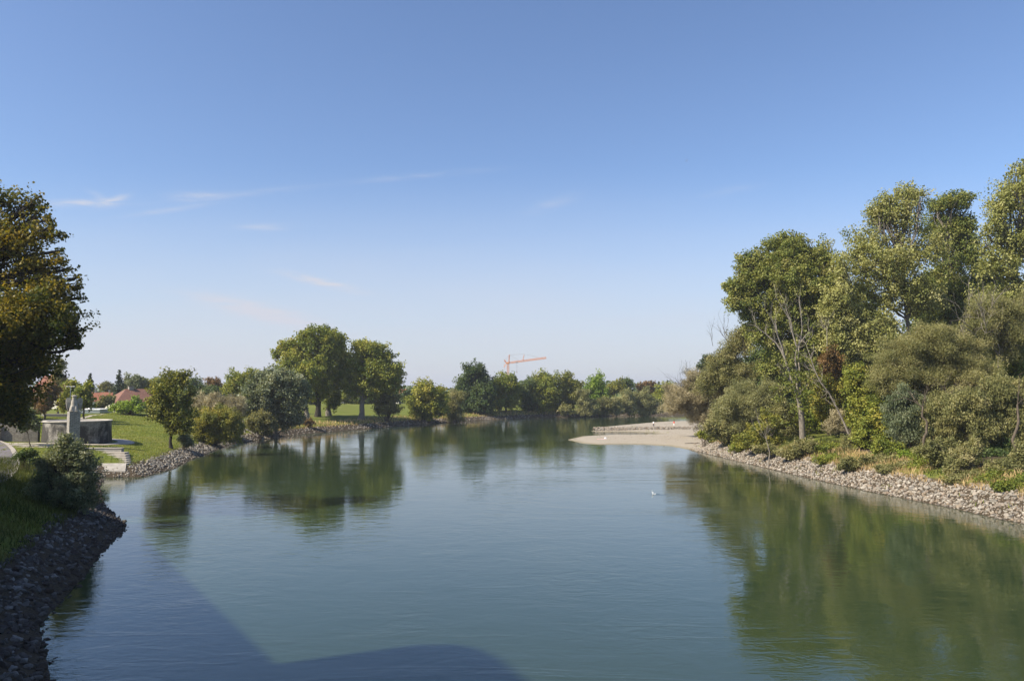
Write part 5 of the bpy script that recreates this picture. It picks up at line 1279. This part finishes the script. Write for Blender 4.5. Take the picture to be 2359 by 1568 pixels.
mb = MB(); lattice(mb, cr0, cp(512, 640), 1.5, 18, .16); mb.build('mast', crane_paint, cr, cr0)
mb = MB(); lattice(mb, cp(470, 606), cp(2010, 400), 1.15, 30, .15, True); mb.build('jib', crane_paint, cr, cr0)
mb = MB(); mb.box(cp(500, 606), (2.6, 2.0, 1.1)); mb.build('slewing_platform', crane_paint, cr, cr0)
mb = MB(); lattice(mb, cp(550, 590), cp(562, 285), .55, 8, .13); mb.build('tower_head', crane_paint, cr, cr0)
mb = MB(); mb.bar(cp(1075, 510, -.5), cp(1150, 258), .13); mb.bar(cp(1110, 505, .5), cp(1150, 258), .13); mb.build('jib_strut', crane_paint, cr, cr0)
mb = MB(); lattice(mb, cp(450, 605), cp(372, 485), .6, 4, .14); mb.bar(cp(425, 640), cp(360, 770), .2); mb.bar(cp(400, 640), cp(350, 790), .12); mb.build('counter_frame', crane_paint, cr, cr0)
rope = plain('steel_rope', (.30, .24, .22), .6, .3)
mb = MB()
for a, b in ((cp(372, 485), cp(558, 288)), (cp(565, 285), cp(940, 500)), (cp(566, 282), cp(1150, 258)), (cp(1152, 258), cp(1690, 370)), (cp(362, 490), cp(352, 900))): mb.bar(a, b, .055, 4)
mb.build('stay_ropes', rope, cr, cr0)
mb = MB(); mb.box(cp(858, 580), (1.8, 1.4, .7)); mb.build('trolley', rope, cr, cr0)
mb = MB(); mb.bar(cp(842, 590), cp(842, 940), .045, 4); mb.bar(cp(872, 590), cp(868, 940), .045, 4); mb.box(cp(862, 955), (.6, .5, 1.3)); mb.build('hook_block', rope, cr, cr0)

# ------------------------------------------------------------------ people on the groyne
def skin_mesh(name, verts, edges, radii, mat, parent, sub=1):
    me = bpy.data.meshes.new(name); me.from_pydata(verts, edges, [])
    o = link(name, me, mat, parent)
    md = o.modifiers.new('skin', 'SKIN'); md.use_smooth_shade = True
    lay = me.skin_vertices[0].data if me.skin_vertices else None
    if lay is None:
        bm2 = bmesh.new(); bm2.from_mesh(me); bm2.verts.layers.skin.verify(); bm2.to_mesh(me); bm2.free(); lay = me.skin_vertices[0].data
    for k, r_ in enumerate(radii):
        lay[k].radius = (r_, r_) if not hasattr(r_, '__len__') else r_
        lay[k].use_root = (k == 0)
    s = o.modifiers.new('sub', 'SUBSURF'); s.levels = sub; s.render_levels = sub
    return o
skin_m = plain('skin', (.50, .32, .24), .6, .3, .08, 8)
def person(loc, rz, label, shirt, lower, hair, long_legs):
    o = empty('person', loc, label, 'person', rotz=rz); o.scale = (.92, .92, .92)
    V = [(0, 0, .95), (0, .01, 1.15), (0, 0, 1.38), (0, -.01, 1.50), (0, -.03, 1.60), (0, -.03, 1.72),
         (.17, 0, 1.42), (.24, .02, 1.15), (.25, -.10, .92), (.25, -.16, .84), (-.17, 0, 1.42), (-.23, .03, 1.15), (-.22, -.03, .90), (-.22, -.06, .81),
         (.10, 0, .88), (.11, -.02, .50), (.11, .03, .09), (.12, -.14, .04), (-.10, 0, .88), (-.12, -.07, .50), (-.12, -.02, .09), (-.13, -.19, .04)]
    E = [(0, 1), (1, 2), (2, 3), (3, 4), (4, 5), (2, 6), (6, 7), (7, 8), (8, 9), (2, 10), (10, 11), (11, 12), (12, 13), (0, 14), (14, 15), (15, 16), (16, 17), (0, 18), (18, 19), (19, 20), (20, 21)]
    rad = [(.15, .11), (.14, .10), (.16, .10), (.06, .06), (.09, .10), (.08, .09), .065, .048, .038, .03, .065, .048, .038, .03, .085, .06, .042, .038, .085, .06, .042, .038]
    skin_mesh('body', V, E, rad, skin_m, o, 2)
    skin_mesh('shirt', [(0, 0, .93), (0, .01, 1.15), (0, 0, 1.38), (0, 0, 1.47), (.17, 0, 1.42), (.22, .01, 1.24), (-.17, 0, 1.42), (-.215, .02, 1.24)], [(0, 1), (1, 2), (2, 3), (2, 4), (4, 5), (2, 6), (6, 7)],
              [(.18, .135), (.17, .125), (.185, .125), (.08, .08), .085, .075, .085, .075], shirt, o, 2)
    lv = [(0, 0, .97), (.10, 0, .86), (.11, -.015, .55), (-.10, 0, .86), (-.12, -.06, .55)]; le = [(0, 1), (1, 2), (0, 3), (3, 4)]; lr = [(.165, .125), .11, .085, .11, .085]
    if long_legs: lv += [(.11, .03, .14), (-.12, -.02, .14)]; le += [(2, 5), (4, 6)]; lr += [.065, .065]
    skin_mesh('trousers', lv, le, lr, lower, o, 2)
    mb = MB(); mb.ell((0, -.015, 1.72), (.105, .115, .10), 14, 8); mb.build('hair', hair, o, smooth=True)
    mb = MB(); mb.ell((0, -.125, 1.645), (.014, .022, .02), 8, 6); mb.build('nose', skin_m, o, smooth=True)
    return o
cloth = lambda n, c: plain(n, c, .9, .1, .08, 12)
hair_m = plain('dark_hair', (.05, .035, .025), .7, .3)
def ground_on(px, d, lift): 
    x = xat(px, d); return (x, d, max(hgt(x, d), 0) + lift)
gx = lambda px: np.interp(px, (1368, 1640), (ga[1], gb[1]))
person(ground_on(1504, gx(1504) - .6, .70), R(150), 'person in white shirt and dark trousers standing on the groyne stones', cloth('white_shirt', (.8, .8, .8)), cloth('dark_trousers', (.03, .035, .06)), hair_m, True)
person(ground_on(1551, gx(1551) + .5, .75), R(-30), 'person in red shirt and white trousers standing on the groyne', cloth('red_shirt', (.65, .06, .05)), cloth('white_trousers', (.8, .8, .78)), hair_m, True)

# ------------------------------------------------------------------ small things
tw = G(1387, 1011.2)
o = empty('beach_towel', tw, 'striped orange and white towel spread on the sandbar', 'towel', rotz=R(12))
mb = MB(); nxx = 10
v, f = [], []
for i in range(nxx + 1):
    for j in range(4):
        v.append((-1.3 + 2.2 * i / nxx, -.45 + .3 * j, .05 + .015 * math.sin(i * 2 + j)))
f = [(i * 4 + j, (i + 1) * 4 + j, (i + 1) * 4 + j + 1, i * 4 + j + 1) for i in range(nxx) for j in range(3)]
k_ = len(v); v += [(a, b, c - .04) for a, b, c in v]; f += [tuple(q + k_ for q in reversed(t_)) for t_ in f]
mb.add(v, f); mb.build('cloth', cloth('orange_towel', (.68, .20, .10)), o)
mb = MB(); mb.box((-.2, -.62, .05), (2.3, .3, .05)); mb.build('border', cloth('white_towel', (.78, .78, .8)), o)
bg0 = G(1395, 1009.8); o = empty('beach_bag', bg0, 'small white and blue bag beside the orange towel', 'bag'); o.scale = (.65, .65, .65)
mb = MB(); loft(mb, [(0, 0, 0, .4, .24), (0, 0, .12, .46, .28), (0, 0, .32, .42, .22), (0, 0, .42, .30, .08)], 14); mb.build('bag_body', cloth('white_bag', (.8, .8, .82)), o, smooth=True)
mb = MB(); mb.tube([(-.25, 0, .38), (-.15, 0, .58), (.15, 0, .58), (.25, 0, .38)], .025, 6); mb.build('handle', cloth('blue_handle', (.1, .16, .4)), o)
dr0 = G(1446, 1015); o = empty('driftwood_stick', dr0, 'thin dark driftwood stick lying near the root of the sandbar', 'driftwood')
d0 = G(1640, 1015) if False else G(1602, 1021.5)
o.location = d0; mb = MB(); mb.tube([(-2.2, .1, .06), (-.8, -.05, .10), (.6, .05, .08), (2.2, -.02, .05)], [.05, .07, .06, .03], 6); mb.bar((.2, 0, .1), (.7, .4, .25), .03); mb.build('stick', BM['dark'], o)
sp0 = W(1507, 1138); o = empty('water_splash', sp0, 'little white splash on the open water before the right reflections', 'splash'); o.scale = (.55, .55, .55)
foam = plain('foam', (.8, .82, .84), .4, .4, .03)
mb = MB()
for k in range(46):
    f_ = rng.random(); mb.ell((-.15 - .28 * f_ + rng.normal() * .09, rng.normal() * .08, .04 + f_ ** 1.2 * .72 + rng.normal() * .04), (.035 + .03 * (1 - f_),) * 3, 6, 4)
for k in range(24): mb.ell((rng.uniform(-.3, .35), rng.normal() * .1, .03 + rng.random() * .12), (.07, .06, .05), 6, 4)
mb.build('spray', foam, o, smooth=True)
mb = MB(); v, f = [], []
for r_, z_ in ((.25, .004), (.5, .05), (.8, .008), (1.15, .04), (1.5, .006)):
    for k in range(32): v.append((r_ * 1.35 * math.cos(k * math.pi / 16) + .75, r_ * .8 * math.sin(k * math.pi / 16), z_))
for j in range(4):
    for k in range(32): f.append((j * 32 + k, (j + 1) * 32 + k, (j + 1) * 32 + (k + 1) % 32, j * 32 + (k + 1) % 32))
mb.add(v, f); mb.build('ripple', bpy.data.materials['river_water'], o, smooth=True)
feather = plain('dark_feathers', (.10, .09, .085), .8, .2)
def bird(px, py, d, span, roll, bend, label):
    c = P(px, py, d); o = empty('gliding_bird', c, label, 'bird', 'birds gliding in the sky'); o.rotation_euler = (R(25), R(roll), 0)
    mb = MB(); loft(mb, [(0, 0, 0, .01, .01)], 4) if False else mb.tube([(0, -.30, 0), (0, -.18, .01), (0, 0, .01), (0, .2, 0), (0, .34, 0)], [.02, .06, .08, .05, .03], 8); mb.ell((0, -.34, .02), (.05, .07, .05), 8, 6)
    mb.add([(-.02, .3, 0), (.02, .3, 0), (.12, .52, 0), (-.12, .52, 0), (0, .3, .03)], [(0, 1, 2, 3), (0, 4, 1), (1, 4, 2), (3, 2, 4), (0, 3, 4)]); mb.build('body', feather, o, smooth=True)
    for s in (-1, 1):
        mb = MB(); q = [(0, -.10, .14, .0), (.35, -.20, .10, bend * .5), (.72, -.12, .10, bend * .8), (1.0, .06, .14, bend)]
        v = []
        for (a, y0, y1, z) in q: v += [(s * a * span / 2, y0, z + .012), (s * a * span / 2, y1, z + .012), (s * a * span / 2, y1, z - .012), (s * a * span / 2, y0, z - .012)]
        f = [(i * 4 + j, i * 4 + (j + 1) % 4, i * 4 + 4 + (j + 1) % 4, i * 4 + 4 + j) for i in range(3) for j in range(4)] + [(0, 1, 2, 3), (15, 14, 13, 12)]
        mb.add(v, f); mb.build('wing', feather, o)
    return o
bird(1460.5, 328, 320, 1.25, 14, .05, 'bird gliding with nearly level wings, the upper left of two')
bird(1581.5, 371, 300, 1.3, -35, .30, 'banking bird with wings in a shallow vee, the lower of two')

# ------------------------------------------------------------------ far hill, and unseen blocks added on the left to cast the river's shade
mb = MB(); v, f = [], []
for i in range(41):
    for j in range(9):
        x = -2600 + i * 60; y = 3300 + j * 130
        v.append((x, y, 2 + (26 + 7 * math.sin(i * .55) + 4 * math.sin(i * 1.9)) * math.exp(-((i - 19) / 9.0) ** 2) * math.sin(math.pi * j / 8)))
f = [(i * 9 + j, (i + 1) * 9 + j, (i + 1) * 9 + j + 1, i * 9 + j + 1) for i in range(40) for j in range(8)]
mb.add(v, f); tag(mb.build('hill', plain('distant_wood', (.055, .075, .04), .95, .1, .45, .02), None, smooth=True), kind='structure')
rngw = np.random.default_rng(5)
n_ = 26000
fx = rngw.uniform(-900, 900, n_); fy = 470 + 160 * rngw.random(n_) + .0 * fx
hh_ = 8.5 + 2.2 * np.sin(fx * .031) + 1.6 * np.sin(fx * .083 + 1) + 1.2 * np.sin(fx * .21)
fp = np.stack([fx, fy, 4.6 + hh_ * rngw.random(n_) ** .6], -1)
nr_ = unit(rngw.normal(size=(n_, 3)) + np.array([0, 0, .5])); tt_ = unit(np.cross(nr_, rngw.normal(size=(n_, 3)))); bb_ = np.cross(nr_, tt_)
sz_ = rngw.uniform(1.2, 2.6, n_)[:, None]
tag(quads('far_wood', np.stack([fp - tt_ * sz_ * .5, fp + bb_ * sz_ * .4, fp + tt_ * sz_ * .5, fp - bb_ * sz_ * .4], 1), np.clip(.4 + .2 * np.sin(fx * .05) + rngw.normal(size=n_) * .15, 0, 1), LM['dark']), 'low distant woods along the horizon', 'wood', kind='stuff')
def block(name, label, poly, z0, z1, par, flat=True):
    c = np.mean(poly, axis=0); o = empty(name, (c[0], c[1], z0), label, 'building')
    mb = MB(); mb.prism(poly, z0 - 3, z1 - .4); mb.build('wall', cream_wall, o, o.location)
    big_ = [(c[0] + (p[0] - c[0]) * 1.0 + np.sign(p[0] - c[0]) * .0, p[1]) for p in poly]
    mb = MB(); mb.prism(big_, z1 - .395, z1); mb.build('roof', tile_red if not flat else concrete, o, o.location)
    for i in range(len(poly)):
        a, b = np.array(poly[i]), np.array(poly[(i + 1) % len(poly)]); L = np.linalg.norm(b - a); k = int(L // 3.2)
        if k < 2: continue
        u = (b - a) / L; rz = math.atan2(u[1], u[0]); nn = np.array((u[1], -u[0]))
        for q in range(k):
            for fl in range(int((z1 - z0 - 2) // 3.1)):
                p = a + u * (q + .5) * L / k
                mb = MB(); mb.box((p[0] + nn[0] * .02, p[1] + nn[1] * .02, z0 + 1.9 + fl * 3.1), (1.3, .06, 1.5), rz); wf = mb.build('window', wood_frame, o, o.location)
                mb = MB(); mb.box((p[0] + nn[0] * .05, p[1] + nn[1] * .05, z0 + 1.9 + fl * 3.1), (1.05, .06, 1.25), rz); mb.build('pane', glass, wf, (0, 0, 0) if False else o.location)
    return o
ux, uy = math.cos(SUN_BACK) / math.tan(SUN_EL), math.sin(SUN_BACK) / math.tan(SUN_EL)     # how far shade travels per metre of height
def cast(px, py, h):
    a = W(px, py)[:2]; return (a[0] - ux * h, a[1] - uy * h)
HB = 21.0
e0, e1 = np.array(cast(300, 1208, HB)), np.array(cast(640, 1533, HB))
back = np.array((-16.0, 9.0)); back1 = np.array((-14.0, -4.0))
block('added_shade_block', 'unseen long block added on the left to shade the river', [tuple(e0 + back), tuple(e1 + back1), tuple(e1), tuple(e0)], 4.2, HB, None)  # added out of view, outline worked back from the straight shade edge
HT = 29.0
tp_ = [cast(x_, y_, HT) for x_, y_ in ((655, 1536), (770, 1518), (900, 1492), (960, 1484), (1050, 1483), (1100, 1492), (1150, 1515), (1215, 1568))]
tp_ += [(tp_[-1][0] + 2, -2), (tp_[0][0] - 4, -2), (tp_[0][0] - 2, 12)]
block('added_shade_tower', 'unseen tall block added for the rounded lobe of river shade', tp_[::-1], 4.2, HT, None)  # added out of view, plan shaped to throw the lobed shade

# ------------------------------------------------------------------ the air between
def haze():
    m = bpy.data.materials.new('thin_haze'); m.use_nodes = True; m.node_tree.nodes.clear(); t = NT(m.node_tree)
    v = t.n('ShaderNodeVolumePrincipled'); v.inputs['Color'].default_value = (.86, .90, 1.0, 1); v.inputs['Density'].default_value = HAZE
    v.inputs['Anisotropy'].default_value = 0.2
    o = t.n('ShaderNodeOutputMaterial'); m.node_tree.links.new(v.outputs[0], o.inputs['Volume'])
    mb = MB(); mb.box((0, 4400, 30), (13000, 9700, 70)); tag(mb.build('haze', m), kind='stuff')
HAZE = 0.00016
haze()
